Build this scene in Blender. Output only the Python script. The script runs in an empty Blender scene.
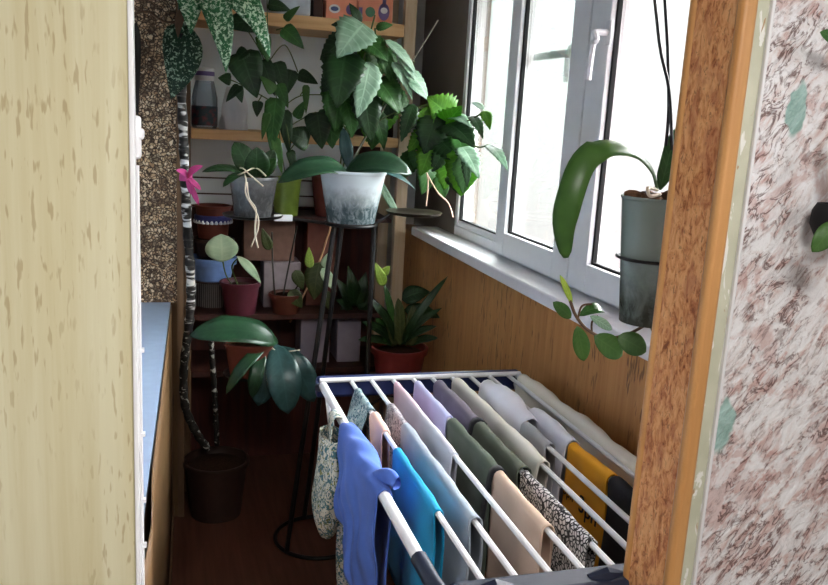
import bpy, bmesh, math, random
from mathutils import Vector, Matrix
R = random.Random(7)
scn = bpy.context.scene
COL = scn.collection
PI = math.pi

# ------------------------------------------------------------------ camera model (828x585 frame)
F, CX, CY, H = 827.0, 414.0, 292.5, 1.62
D = Vector((170-414, 105-292.5, F)).normalized()
N = Vector((-221, 3950, F)); N = (N - D*N.dot(D)).normalized()
U = -N
XA = D.cross(U)
if XA.x < 0: XA = -XA
CAM = Vector((0, 0, H))

def at(px, py, x=None, y=None, z=None):
    v = Vector((px-CX, py-CY, F))
    r = Vector((v.dot(XA), v.dot(D), v.dot(U)))
    if x is not None: t = (x-CAM.x)/r.x
    elif y is not None: t = (y-CAM.y)/r.y
    else: t = (z-CAM.z)/r.z
    return CAM + r*t

cd = bpy.data.cameras.new('camera'); cam = bpy.data.objects.new('camera', cd); COL.objects.link(cam)
right = Vector((XA.x, D.x, U.x)); down = Vector((XA.y, D.y, U.y)); fwd = Vector((XA.z, D.z, U.z))
m3 = Matrix((right, -down, -fwd)).transposed()
cam.matrix_world = Matrix.Translation(CAM) @ m3.to_4x4()
cd.sensor_width = 36; cd.lens = F/828*36; cd.clip_start = .02
scn.camera = cam

# ------------------------------------------------------------------ materials
def rgb(r, g, b):
    def f(c):
        c /= 255.0
        return c/12.92 if c <= .04045 else ((c+.055)/1.055)**2.4
    return (f(r), f(g), f(b), 1)

class NT:
    def __init__(s, name):
        s.m = bpy.data.materials.new(name); s.m.use_nodes = True
        s.t = s.m.node_tree; s.b = s.t.nodes['Principled BSDF']; s.out = s.t.nodes['Material Output']
    def n(s, t, **k):
        o = s.t.nodes.new(t)
        for a, v in k.items():
            if a.startswith('i_'): o.inputs[a[2:].replace('_', ' ')].default_value = v
            else: setattr(o, a, v)
        return o
    def l(s, a, b): s.t.links.new(a, b)
    def coords(s, scale=(1, 1, 1), kind='Object', rot=(0, 0, 0)):
        c = s.n('ShaderNodeTexCoord'); mp = s.n('ShaderNodeMapping')
        mp.inputs['Scale'].default_value = scale; mp.inputs['Rotation'].default_value = rot
        s.l(c.outputs[kind], mp.inputs[0]); return mp.outputs[0]
    def coords2(s, rot, scale):
        v = s.coords(rot=rot); mp = s.n('ShaderNodeMapping'); mp.inputs['Scale'].default_value = scale
        s.l(v, mp.inputs[0]); return mp.outputs[0]
    def noise(s, vec, scale=5, detail=3, rough=.5, dist=0):
        o = s.n('ShaderNodeTexNoise'); o.inputs['Scale'].default_value = scale
        o.inputs['Detail'].default_value = detail; o.inputs['Roughness'].default_value = rough
        o.inputs['Distortion'].default_value = dist
        s.l(vec, o.inputs['Vector']); return o.outputs['Fac']
    def ramp(s, fac, stops, interp='LINEAR'):
        o = s.n('ShaderNodeValToRGB'); cr = o.color_ramp; cr.interpolation = interp
        while len(cr.elements) < len(stops): cr.elements.new(.5)
        for e, (p, c) in zip(cr.elements, stops): e.position = p; e.color = c
        s.l(fac, o.inputs[0]); return o.outputs[0]
    def mix(s, fac, a, b, mode='MIX'):
        o = s.n('ShaderNodeMix', data_type='RGBA', blend_type=mode)
        for idx, v in ((0, fac), (6, a), (7, b)):
            if hasattr(v, 'is_linked'): s.l(v, o.inputs[idx])
            else: o.inputs[idx].default_value = v
        return o.outputs[2]
    def math(s, op, a, b=0.0):
        o = s.n('ShaderNodeMath', operation=op)
        for i, v in enumerate((a, b)):
            if hasattr(v, 'is_linked'): s.l(v, o.inputs[i])
            else: o.inputs[i].default_value = v
        return o.outputs[0]
    def bump(s, h, strength=.3, dist=.005):
        o = s.n('ShaderNodeBump'); o.inputs['Strength'].default_value = strength; o.inputs['Distance'].default_value = dist
        s.l(h, o.inputs['Height']); s.l(o.outputs[0], s.b.inputs['Normal'])
    def color(s, c):
        if hasattr(c, 'is_linked'): s.l(c, s.b.inputs['Base Color'])
        else: s.b.inputs['Base Color'].default_value = c
    def set(s, rough=.5, spec=.5, metal=0):
        s.b.inputs['Roughness'].default_value = rough; s.b.inputs['Specular IOR Level'].default_value = spec
        s.b.inputs['Metallic'].default_value = metal
    def translucent(s, col, fac=.3):
        t = s.n('ShaderNodeBsdfTranslucent'); mx = s.n('ShaderNodeMixShader'); mx.inputs[0].default_value = fac
        if hasattr(col, 'is_linked'): s.l(col, t.inputs[0])
        else: t.inputs[0].default_value = col
        s.l(s.b.outputs[0], mx.inputs[1]); s.l(t.outputs[0], mx.inputs[2]); s.l(mx.outputs[0], s.out.inputs[0])

BLACK = (0, 0, 0, 1); WHITE = (1, 1, 1, 1)
def plain(name, c, rough=.5, spec=.4, metal=0, var=.12, scale=30, bump=0):
    m = NT(name); v = m.coords(); f = m.noise(v, scale, 4)
    d = tuple(x*(1-var) for x in c[:3])+(1,); e = tuple(min(1, x*(1+var)) for x in c[:3])+(1,)
    m.color(m.ramp(f, [(.3, d), (.7, e)])); m.set(rough, spec, metal)
    if bump: m.bump(m.noise(v, scale*4, 3), bump, .002)
    return m.m

def veneer(name, light, mid, dark, rough=.45, fs=1.0, fk=.75):
    m = NT(name); v = m.coords((14, 14, .55))
    f1 = m.noise(v, 3, 5, .6, .3)
    v2 = m.coords((120, 120, 3)); f2 = m.noise(v2, 1.2, 3, .6)
    v3 = m.coords((75*fs, 75*fs, 13*fs)); f3 = m.noise(v3, 1.0, 2, .5)
    c = m.ramp(f1, [(.3, mid), (.65, light)])
    c = m.mix(m.math('MULTIPLY', f2, .45), c, mid)
    fl = m.ramp(f3, [(.585, BLACK), (.66, WHITE)])
    v4 = m.coords((9, 9, 2)); gate = m.ramp(m.noise(v4, 1, 2), [(.42, BLACK), (.55, WHITE)])
    c = m.mix(m.math('MULTIPLY', m.math('MULTIPLY', fl, gate), fk), c, dark)
    m.color(c); m.set(rough, .35); return m.m

def wood(name, light, dark, axis=0, rough=.5):
    m = NT(name); sc = [18, 18, 18]; sc[axis] = 1.2
    v = m.coords(tuple(sc)); f = m.noise(v, 2.2, 5, .6, .6)
    m.color(m.ramp(f, [(.3, dark), (.68, light)])); m.set(rough, .35); m.bump(f, .1, .002); return m.m

def pebble_mat():
    m = NT('pebble_wallpaper'); v0 = m.coords()
    nz = m.n('ShaderNodeTexNoise'); nz.inputs['Scale'].default_value = 30; nz.inputs['Detail'].default_value = 3
    m.l(v0, nz.inputs['Vector'])
    vm = m.mix(.035, v0, nz.outputs['Color'], 'ADD')
    vo = m.n('ShaderNodeTexVoronoi', feature='DISTANCE_TO_EDGE'); vo.inputs['Scale'].default_value = 84; m.l(vm, vo.inputs['Vector'])
    vc = m.n('ShaderNodeTexVoronoi'); vc.inputs['Scale'].default_value = 84; m.l(vm, vc.inputs['Vector'])
    sp = m.n('ShaderNodeSeparateColor'); m.l(vc.outputs['Color'], sp.inputs[0])
    cell = m.ramp(sp.outputs[0], [(0, rgb(160, 126, 96)), (.5, rgb(214, 184, 148)), (1, rgb(232, 212, 182))])
    edge = m.ramp(vo.outputs['Distance'], [(.05, BLACK), (.2, WHITE)])
    blot = m.ramp(m.noise(v0, 38, 3, .6), [(.5, BLACK), (.57, WHITE)])
    c = m.mix(edge, rgb(58, 42, 32), cell)
    c = m.mix(m.math('MULTIPLY', blot, .75), c, rgb(66, 48, 38))
    m.color(c); m.set(.6, .3); return m.m

def cork_mat():
    m = NT('cork_wallpaper'); v = m.coords((1, 1, .5), rot=(.22, 0, 0))
    f = m.noise(v, 70, 5, .68, .9); g = m.noise(v, 26, 4, .6, 1.0); h = m.noise(v, 170, 3, .6, 1.0)
    c = m.ramp(f, [(.34, rgb(132, 74, 38)), (.42, rgb(196, 126, 74)), (.54, rgb(224, 164, 110)), (.72, rgb(232, 178, 126))])
    c = m.mix(m.math('MULTIPLY', m.ramp(g, [(.5, BLACK), (.6, WHITE)]), .5), c, rgb(172, 100, 66))
    c = m.mix(m.math('MULTIPLY', m.ramp(h, [(.34, WHITE), (.42, BLACK)]), .6), c, rgb(108, 58, 30))
    m.color(c); m.set(.65, .25); m.bump(f, .5, .004); return m.m

def marble_mat():
    m = NT('bark_wallpaper'); v = m.coords((1, 1, 1), rot=(0, -.6, 0))
    mp = m.coords2((0, .9, 0), (.55, 1, 1.25))
    f = m.noise(mp, 36, 6, .68, .5)
    g = m.noise(v, 12, 5, .6, .7)
    h = m.noise(mp, 48, 4, .6, .9)
    k2 = m.noise(v, 9, 3, .5)
    c = m.ramp(f, [(.42, rgb(238, 237, 240)), (.53, rgb(222, 214, 214)), (.6, rgb(204, 178, 174)), (.72, rgb(178, 138, 134))])
    c = m.mix(m.math('MULTIPLY', m.ramp(g, [(.52, BLACK), (.6, WHITE)]), .6), c, rgb(192, 152, 146))
    # fine dark crackle, tears of the bark pattern
    rid = m.math('ABSOLUTE', m.math('SUBTRACT', h, .5))
    crack = m.ramp(rid, [(.012, WHITE), (.05, BLACK)])
    gate = m.ramp(m.math('ADD', m.math('MULTIPLY', f, .6), m.math('MULTIPLY', k2, .4)), [(.44, BLACK), (.54, WHITE)])
    c = m.mix(m.math('MULTIPLY', m.math('MULTIPLY', crack, gate), .85), c, rgb(92, 62, 58))
    pits = m.ramp(m.noise(mp, 52, 3, .6, .6), [(.61, BLACK), (.65, WHITE)])
    c = m.mix(m.math('MULTIPLY', pits, .45), c, rgb(104, 74, 70))
    lites = m.ramp(m.noise(mp, 44, 4, .62, .5), [(.54, BLACK), (.59, WHITE)])
    c = m.mix(m.math('MULTIPLY', lites, .7), c, rgb(234, 233, 236))
    # two teal patches of the wallpaper pattern
    pos = m.n('ShaderNodeTexCoord').outputs['Object']
    wob = m.n('ShaderNodeTexNoise'); wob.inputs['Scale'].default_value = 40; m.l(pos, wob.inputs['Vector'])
    wv = m.mix(.03, pos, wob.outputs['Color'], 'ADD')
    for (px, py, sx, sz) in ((797, 108, .018, .042), (722, 425, .022, .045)):
        p = at(px, py, y=.94) + Vector((.015, .015, .015))
        sub = m.n('ShaderNodeVectorMath', operation='SUBTRACT'); m.l(wv, sub.inputs[0]); sub.inputs[1].default_value = p
        mul = m.n('ShaderNodeVectorMath', operation='MULTIPLY'); m.l(sub.outputs[0], mul.inputs[0]); mul.inputs[1].default_value = (1/sx, 0, 1/sz)
        ln = m.n('ShaderNodeVectorMath', operation='LENGTH'); m.l(mul.outputs[0], ln.inputs[0])
        k = m.ramp(ln.outputs['Value'], [(.75, WHITE), (.95, BLACK)])
        tc = m.ramp(f, [(.4, rgb(120, 160, 150)), (.6, rgb(165, 200, 195))])
        c = m.mix(m.math('MULTIPLY', k, .9), c, tc)
    m.color(c); m.set(.6, .3)
    m.bump(m.math('ADD', f, m.math('MULTIPLY', h, .5)), .8, .008); return m.m

def leaf_mat(name, a, b, rough=.4, trans=.25, spots=None, spot_scale=60, cut=.5, veins=7, vein=.4):
    m = NT(name); v = m.coords(); f = m.noise(v, 18, 3)
    c = m.ramp(f, [(.3, a), (.7, b)])
    if spots:
        s = m.noise(v, spot_scale, 4, .6, .6)
        c = m.mix(m.ramp(s, [(cut, BLACK), (cut+.07, WHITE)]), c, spots)
    at_ = m.n('ShaderNodeAttribute', attribute_name='blade'); sp = m.n('ShaderNodeSeparateXYZ'); m.l(at_.outputs['Vector'], sp.inputs[0])
    aj = m.math('ABSOLUTE', sp.outputs[1])
    has = m.math('GREATER_THAN', sp.outputs[2], .001)
    rib_ = m.ramp(aj, [(.03, WHITE), (.09, BLACK)])
    ph = m.math('FRACT', m.math('SUBTRACT', m.math('MULTIPLY', sp.outputs[0], veins), m.math('MULTIPLY', aj, 1.1)))
    vn = m.ramp(m.math('ABSOLUTE', m.math('SUBTRACT', ph, .5)), [(.03, WHITE), (.16, BLACK)])
    vv = m.math('MULTIPLY', m.math('MAXIMUM', rib_, m.math('MULTIPLY', vn, .6)), has)
    lite = tuple(min(1, x*1.6+.02) for x in b[:3])+(1,)
    c = m.mix(m.math('MULTIPLY', vv, vein), c, lite)
    if vein > .2: m.bump(vv, -.35, .002) if False else m.bump(m.math('SUBTRACT', 1.0, vv), .35, .002)
    m.color(c); m.set(rough, .35); m.translucent(c, trans); return m.m

def cloth(name, c, var=.1, pattern=None, col2=None, col3=None, scale=60, rough=.9, trans=.0):
    m = NT(name); v = m.coords(); f = m.noise(v, 14, 4)
    d = tuple(x*(1-var) for x in c[:3])+(1,); e = tuple(min(1, x*(1+var)) for x in c[:3])+(1,)
    col = m.ramp(f, [(.3, d), (.7, e)])
    if pattern == 'ring':
        vo = m.n('ShaderNodeTexVoronoi', feature='DISTANCE_TO_EDGE'); vo.inputs['Scale'].default_value = scale; m.l(v, vo.inputs['Vector'])
        col = m.mix(m.ramp(vo.outputs['Distance'], [(.08, WHITE), (.16, BLACK)]), col, col2)
    if pattern == 'floral':
        s = m.noise(v, scale, 3, .5, 1.5)
        col = m.mix(m.ramp(s, [(.5, BLACK), (.54, WHITE)]), col, col2)
        s2 = m.noise(v, scale*.7, 2, .5, 2.5)
        col = m.mix(m.ramp(s2, [(.6, BLACK), (.63, WHITE)]), col, col3)
    if pattern == 'grad':     # colour that changes along the cloth
        sx = m.n('ShaderNodeSeparateXYZ'); m.l(v, sx.inputs[0])
        mr = m.n('ShaderNodeMapRange'); m.l(sx.outputs[1], mr.inputs[0])
        mr.inputs[1].default_value = scale[0]; mr.inputs[2].default_value = scale[1]
        col = m.mix(mr.outputs[0], col, col2)
    m.color(col); m.set(rough, .15)
    m.b.inputs['Sheen Weight'].default_value = .1
    wv = m.noise(v, 900, 2); m.bump(wv, .25, .001)
    if trans: m.translucent(col, trans)
    return m.m

def glass_mat(name, tint=(1, 1, 1, 1), gloss=.06, haze=0, hazecol=(.8, .9, .87, 1)):
    m = NT(name); tr = m.n('ShaderNodeBsdfTransparent'); tr.inputs[0].default_value = tint
    gl = m.n('ShaderNodeBsdfGlossy'); gl.inputs['Roughness'].default_value = .03
    fr = m.n('ShaderNodeFresnel'); fr.inputs[0].default_value = 1.45
    mx = m.n('ShaderNodeMixShader'); m.l(m.math('MULTIPLY', fr.outputs[0], .6), mx.inputs[0])
    m.l(tr.outputs[0], mx.inputs[1]); m.l(gl.outputs[0], mx.inputs[2])
    o = mx.outputs[0]
    if haze:
        df = m.n('ShaderNodeBsdfTranslucent'); df.inputs[0].default_value = hazecol
        d2 = m.n('ShaderNodeBsdfDiffuse'); d2.inputs[0].default_value = hazecol
        md = m.n('ShaderNodeMixShader'); md.inputs[0].default_value = .5; m.l(df.outputs[0], md.inputs[1]); m.l(d2.outputs[0], md.inputs[2])
        m2 = m.n('ShaderNodeMixShader'); m2.inputs[0].default_value = haze
        m.l(o, m2.inputs[1]); m.l(md.outputs[0], m2.inputs[2]); o = m2.outputs[0]
    m.l(o, m.out.inputs[0]); return m.m

def pot_clear_mat(name, col, haze, zcut, soft, low, edge0=.9):
    """translucent plastic: cloudy wall, dark bark or moss pressed against it up to the fill level"""
    m = NT(name); v = m.coords(); sx = m.n('ShaderNodeSeparateXYZ'); m.l(v, sx.inputs[0])
    w = m.math('ADD', sx.outputs[2], m.math('MULTIPLY', m.noise(v, 25, 4, .6), soft))
    k = m.ramp(m.math('MULTIPLY', m.math('ADD', w, 0), 1/zcut), [(edge0, low), (1.0, col)])
    f = m.noise(m.coords((1, 1, .6)), 45, 5, .65, .8)
    c = m.mix(m.math('MULTIPLY', m.ramp(f, [(.45, BLACK), (.65, WHITE)]), .4), k, col)
    m.color(c); m.set(.25, .5); m.translucent(c, haze); return m.m

M = {}
M['door'] = veneer('pale_veneer', rgb(204, 200, 172), rgb(184, 174, 138), rgb(140, 114, 74), .4, 2.6, .5)
M['parapet'] = veneer('amber_veneer', rgb(200, 148, 94), rgb(176, 120, 70), rgb(78, 48, 28), .42, 1.3, .7)
M['sidepanel'] = veneer('side_veneer', rgb(104, 78, 48), rgb(84, 60, 36), rgb(48, 34, 22), .5)
M['pebble'] = pebble_mat(); M['cork'] = cork_mat(); M['marble'] = marble_mat()
M['orange_wood'] = wood('orange_wood', rgb(202, 150, 94), rgb(184, 130, 76), 2, .45)
def chipped():
    m = NT('cream_paint_chipped'); v = m.coords((1, 1, .3)); f = m.noise(v, 50, 4, .6, 1)
    c = m.ramp(m.noise(m.coords(), 14, 3), [(.3, rgb(184, 186, 164)), (.7, rgb(204, 204, 184))])
    c = m.mix(m.ramp(f, [(.60, BLACK), (.63, WHITE)]), c, rgb(228, 228, 222))
    c = m.mix(m.ramp(m.noise(m.coords((1, 1, .25)), 62, 4, .6, 1), [(.64, BLACK), (.67, WHITE)]), c, rgb(172, 142, 108))
    m.color(c); m.set(.5, .3); return m.m
M['cream'] = chipped()
M['white'] = plain('white_plastic', rgb(232, 232, 234), .35, .5, var=.02)
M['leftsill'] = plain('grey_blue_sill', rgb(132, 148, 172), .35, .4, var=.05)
M['sill'] = plain('sill_plastic', rgb(224, 223, 228), .55, .3, var=.03)
M['white2'] = plain('white_enamel', rgb(225, 225, 228), .35, .5, var=.03)
M['gasket'] = plain('rubber_gasket', rgb(28, 28, 30), .7, .2)
M['ceil'] = plain('ceiling_white', rgb(215, 212, 205), .8, .2, var=.04)
M['wallwhite'] = plain('plain_wall', rgb(196, 194, 192), .8, .2, var=.05)
M['greywall'] = plain('grey_panel', rgb(122, 112, 104), .6, .3, var=.08, scale=6)
M['floor'] = wood('floor_board', rgb(98, 62, 48), rgb(72, 44, 34), 1, .5)
M['pine'] = wood('pine_board', rgb(232, 190, 138), rgb(208, 158, 106), 0, .5)
M['pinepost'] = wood('pine_post', rgb(206, 186, 160), rgb(184, 156, 122), 2, .5)
M['backwhite'] = plain('pale_back_panel', rgb(244, 248, 252), .6, .3, var=.04, scale=3)
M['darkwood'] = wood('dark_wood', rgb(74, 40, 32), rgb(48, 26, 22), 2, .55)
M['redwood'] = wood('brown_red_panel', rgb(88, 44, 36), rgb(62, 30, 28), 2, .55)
M['brownpost'] = wood('brown_post', rgb(120, 92, 66), rgb(88, 64, 46), 2, .6)
M['blackmetal'] = plain('black_metal', rgb(26, 25, 26), .4, .5, .3)
M['navy'] = plain('navy_plastic', rgb(38, 48, 92), .4, .4, var=.05)
M['navydark'] = plain('dark_navy_plastic', rgb(20, 28, 50), .5, .4, var=.06)
M['glass'] = glass_mat('window_glass', (.94, .98, .965, 1))
M['glass_clear'] = glass_mat('window_glass_clear', (1, 1, 1, 1))
M['jarglass'] = glass_mat('jar_glass', (.86, .92, .97, 1), haze=.25, hazecol=(.8, .87, .95, 1))
M['terra'] = plain('terracotta', rgb(104, 50, 38), .6, .3)
M['brownpot'] = plain('brown_plastic', rgb(92, 46, 32), .45, .4)
M['darkpot'] = plain('dark_brown_plastic', rgb(52, 34, 28), .5, .4)
M['redpot'] = plain('red_plastic', rgb(116, 42, 38), .45, .4)
M['winepot'] = plain('wine_plastic', rgb(86, 38, 48), .4, .4)
M['bluebowl'] = plain('blue_plastic', rgb(120, 150, 205), .4, .4)
M['bluerim'] = plain('navy_band', rgb(60, 60, 120), .4, .4)
M['limepot'] = plain('lime_plastic', rgb(124, 146, 52), .4, .4)
M['mint'] = plain('mint_plastic', rgb(170, 205, 185), .35, .4)
M['soil'] = plain('soil', rgb(52, 36, 28), .95, .1, var=.4, scale=120, bump=.6)
M['bark'] = plain('bark_chips', rgb(92, 66, 48), .9, .1, var=.5, scale=90, bump=.8)
M['stem'] = plain('green_stem', rgb(84, 100, 52), .5, .3)
M['brownstem'] = plain('brown_stem', rgb(92, 68, 50), .6, .3)
M['darkstem'] = plain('dark_stem', rgb(46, 42, 36), .6, .3)
M['root'] = plain('pale_root', rgb(205, 190, 170), .6, .3)
M['pinkroot'] = plain('pink_root', rgb(214, 178, 158), .6, .3)
M['stake'] = plain('bamboo_stake', rgb(186, 140, 104), .6, .3)
M['greystick'] = plain('grey_stick', rgb(128, 120, 110), .6, .3)
M['leaf_dark'] = leaf_mat('leaf_dark', rgb(24, 44, 25), rgb(36, 66, 33), .33, .1)
M['leaf_mid'] = leaf_mat('leaf_mid', rgb(40, 80, 36), rgb(64, 110, 50), .36, .25)
M['leaf_bright'] = leaf_mat('leaf_bright', rgb(70, 128, 28), rgb(104, 160, 48), .4, .45)
M['leaf_silver'] = leaf_mat('leaf_silver', rgb(110, 146, 118), rgb(158, 186, 162), .35, .2)
M['leaf_orchid'] = leaf_mat('leaf_orchid', rgb(24, 50, 34), rgb(38, 70, 46), .3, .06, vein=.15)
M['leaf_blue'] = leaf_mat('leaf_bluish', rgb(34, 60, 58), rgb(54, 84, 84), .28, .06, vein=.15)
M['leaf_green'] = leaf_mat('leaf_fresh', rgb(58, 94, 42), rgb(80, 120, 56), .35, .3, vein=.15)
M['leaf_yellow'] = leaf_mat('leaf_yellow_green', rgb(140, 170, 60), rgb(176, 196, 96), .45, .4)
M['leaf_spot'] = leaf_mat('leaf_spotted', rgb(28, 84, 48), rgb(44, 112, 64), .35, .2, rgb(196, 220, 190), 95, .5, vein=.15)
M['leaf_spotdark'] = leaf_mat('leaf_spotted_dark', rgb(18, 44, 28), rgb(28, 62, 38), .35, .15, rgb(160, 186, 158), 95, .54, vein=.15)
M['leaf_pale'] = leaf_mat('leaf_pale', rgb(170, 196, 160), rgb(200, 214, 180), .45, .3, vein=.15)
M['leaf_olive'] = leaf_mat('leaf_olive', rgb(58, 68, 36), rgb(80, 88, 48), .4, .2)

def trunk_mat():
    m = NT('wrapped_trunk'); v = m.coords((1, 1, 1)); f = m.noise(m.coords((14, 14, 52)), 1, 2, .5, .5)
    c = m.ramp(f, [(.46, rgb(30, 27, 27)), (.54, rgb(62, 58, 56)), (.6, rgb(196, 192, 190)), (.75, rgb(222, 220, 220))])
    m.color(c); m.set(.6, .3); m.bump(f, .6, .006); return m.m
M['trunk'] = trunk_mat()
def bark_mat():
    m = NT('dark_trunk'); f = m.noise(m.coords((40, 40, 60)), 1, 3, .5, .5)
    m.color(m.ramp(f, [(.5, rgb(30, 27, 24)), (.6, rgb(56, 52, 48)), (.64, rgb(180, 176, 168))])); m.set(.7, .2); m.bump(f, .6, .005); return m.m
M['darktrunk'] = bark_mat()
M['pot_white'] = pot_clear_mat('cloudy_pot', rgb(214, 222, 228), .22, .165, .06, rgb(70, 86, 90), .5)
M['pot_grey'] = pot_clear_mat('smoky_pot', rgb(130, 132, 134), .15, .2, .06, rgb(70, 70, 72), .5)
M['pot_hang'] = pot_clear_mat('clear_orchid_pot', rgb(128, 142, 136), .25, .15, .08, rgb(46, 52, 44), .45)

# ------------------------------------------------------------------ geometry helpers
class MB:
    def __init__(s): s.v = []; s.f = []; s.at = {}
    def add(s, vs, fs):
        o = len(s.v); s.v += [Vector(p) for p in vs]; s.f += [tuple(i+o for i in f) for f in fs]; return s
    def box(s, a, b):
        (x0, y0, z0), (x1, y1, z1) = a, b
        return s.add([(x0,y0,z0),(x1,y0,z0),(x1,y1,z0),(x0,y1,z0),(x0,y0,z1),(x1,y0,z1),(x1,y1,z1),(x0,y1,z1)],
                     [(0,3,2,1),(4,5,6,7),(0,1,5,4),(1,2,6,5),(2,3,7,6),(3,0,4,7)])
    def tube(s, pts, r, n=8, cap=True):
        pts = [Vector(p) for p in pts]; rs = r if isinstance(r, (list, tuple)) else [r]*len(pts)
        vs = []; fs = []; ref = None
        for i, p in enumerate(pts):
            t = (pts[min(i+1, len(pts)-1)]-pts[max(i-1, 0)])
            t = t.normalized() if t.length > 1e-9 else Vector((0, 0, 1))
            if ref is None: ref = t.orthogonal().normalized()
            a = (ref - t*ref.dot(t))
            a = a.normalized() if a.length > 1e-6 else t.orthogonal().normalized()
            ref = a; b = t.cross(a)
            for k in range(n): vs.append(p + (a*math.cos(2*PI*k/n)+b*math.sin(2*PI*k/n))*rs[i])
        for i in range(len(pts)-1):
            for k in range(n): fs.append((i*n+k, i*n+(k+1) % n, (i+1)*n+(k+1) % n, (i+1)*n+k))
        if cap: fs += [tuple(range(n-1, -1, -1)), tuple((len(pts)-1)*n+k for k in range(n))]
        return s.add(vs, fs)
    def ring(s, c, R_, r, n=40, m=8):
        vs = []; fs = []
        for i in range(n):
            a = 2*PI*i/n
            for k in range(m):
                b = 2*PI*k/m; q = R_+r*math.cos(b)
                vs.append((c[0]+q*math.cos(a), c[1]+q*math.sin(a), c[2]+r*math.sin(b)))
        for i in range(n):
            for k in range(m):
                fs.append((i*m+k, ((i+1) % n)*m+k, ((i+1) % n)*m+(k+1) % m, i*m+(k+1) % m))
        return s.add(vs, fs)
    def lathe(s, c, prof, n=32, wob=0, capb=True, capt=False):
        vs = []; fs = []
        for j, (r, z) in enumerate(prof):
            for k in range(n):
                a = 2*PI*k/n; vs.append((c[0]+r*math.cos(a), c[1]+r*math.sin(a), c[2]+z))
        for j in range(len(prof)-1):
            for k in range(n): fs.append((j*n+k, j*n+(k+1) % n, (j+1)*n+(k+1) % n, (j+1)*n+k))
        if capb: fs.append(tuple(range(n-1, -1, -1)))
        if capt: fs.append(tuple((len(prof)-1)*n+k for k in range(n)))
        return s.add(vs, fs)
    def grid(s, rows):
        n = len(rows[0]); vs = [p for r in rows for p in r]
        fs = [(i*n+j, i*n+j+1, (i+1)*n+j+1, (i+1)*n+j) for i in range(len(rows)-1) for j in range(n-1)]
        return s.add(vs, fs)
    def leaf(s, b, t, w, n=(-.3, -.75, .55), arch=.06, fold=.12, prof='ovate', ser=0, wave=.0, nl=12, side=0, lobes=0):
        o0 = len(s.v); b, t, n = Vector(b), Vector(t), Vector(n); ax = t-b; L = ax.length
        sd = ax.cross(n).normalized(); nn = sd.cross(ax).normalized(); ph = R.random()*6
        rows = []
        for i in range(nl+1):
            u = i/nl
            c = b+ax*u+nn*arch*4*u*(1-u)*L*1.0+sd*side*4*u*(1-u)*w
            if prof == 'ovate': g = math.sin(PI*u**.62)**.85 if 0 < u < 1 else 0
            elif prof == 'heart': g = (math.sin(PI*min(1, (u+.12)/1.12)**.52))**.8 if 0 < u < 1 else (.55 if u == 0 else 0)
            elif prof == 'strap': g = min(1, (u*5)**.6)*min(1, ((1-u)*3.2)**.55) if 0 < u < 1 else (.12 if u == 0 else 0.02)
            elif prof == 'oval': g = math.sin(PI*u)**.6 if 0 < u < 1 else 0
            elif prof == 'lance': g = math.sin(PI*u**.75) if 0 < u < 1 else 0
            g = max(g, .02)
            if lobes: g *= .62+.38*abs(math.cos(u*PI*lobes))
            if ser and 0 < i < nl: g *= 1+ser*(1 if i % 2 else -1)
            row = []
            for j in (-1, -.55, 0, .55, 1):
                hw = w*.5*g
                row.append(c+sd*j*hw+nn*(fold*abs(j)*hw+wave*hw*math.sin(u*9+ph+j*2)*abs(j)))
            rows.append(row)
            for j_, jj in enumerate((-1, -.55, 0, .55, 1)): s.at[o0+i*5+j_] = (u, jj, g)
        return s.grid(rows)
    def build(s, name, mat, parent=None, base=None, smooth=True, solid=0, bevel=0, subsurf=0):
        me = bpy.data.meshes.new(name); o = bpy.data.objects.new(name, me)
        if parent is not None: off = parent['_b']; off = Vector(off)
        else: off = Vector(base) if base is not None else Vector((0, 0, 0))
        me.from_pydata([tuple(p-off) for p in s.v], [], s.f); me.update()
        bm = bmesh.new(); bm.from_mesh(me); bmesh.ops.recalc_face_normals(bm, faces=bm.faces); bm.to_mesh(me); bm.free()
        if s.at:
            a_ = me.attributes.new('blade', 'FLOAT_VECTOR', 'POINT')
            for k_, v_ in s.at.items(): a_.data[k_].vector = v_
        me.materials.append(mat); COL.objects.link(o)
        if parent is not None:
            o.parent = parent
            gp = parent
        else: o.location = off
        o['_b'] = tuple(off)
        if smooth:
            for p in me.polygons: p.use_smooth = True
            if smooth != 'all': me.set_sharp_from_angle(angle=math.radians(40))
        if solid:
            md = o.modifiers.new('thickness', 'SOLIDIFY'); md.thickness = solid; md.offset = 0
        if subsurf:
            md = o.modifiers.new('smooth', 'SUBSURF'); md.levels = subsurf; md.render_levels = subsurf
        if bevel:
            md = o.modifiers.new('edge', 'BEVEL'); md.width = bevel; md.segments = 2; md.limit_method = 'ANGLE'
        return o

def thing(name, label, cat, base, group=None):
    o = bpy.data.objects.new(name, None); COL.objects.link(o); o.location = base; o['_b'] = tuple(base)
    o.empty_display_size = .05
    return tag(o, label, cat, group)
def tag(o, label, cat, group=None):
    o['label'] = label; o['category'] = cat
    if group: o['group'] = group
    return o
def struct(o): o['kind'] = 'structure'; return o
def lab(o, l): o['label'] = l; return o

def spline(pts, k=6):
    pts = [Vector(p) for p in pts]; out = []
    for i in range(len(pts)-1):
        p0, p1, p2, p3 = pts[max(i-1, 0)], pts[i], pts[i+1], pts[min(i+2, len(pts)-1)]
        for j in range(k):
            t = j/k
            out.append(.5*((2*p1)+(p2-p0)*t+(2*p0-5*p1+4*p2-p3)*t*t+(3*p1-p0-3*p2+p3)*t**3))
    out.append(pts[-1]); return out

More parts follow.
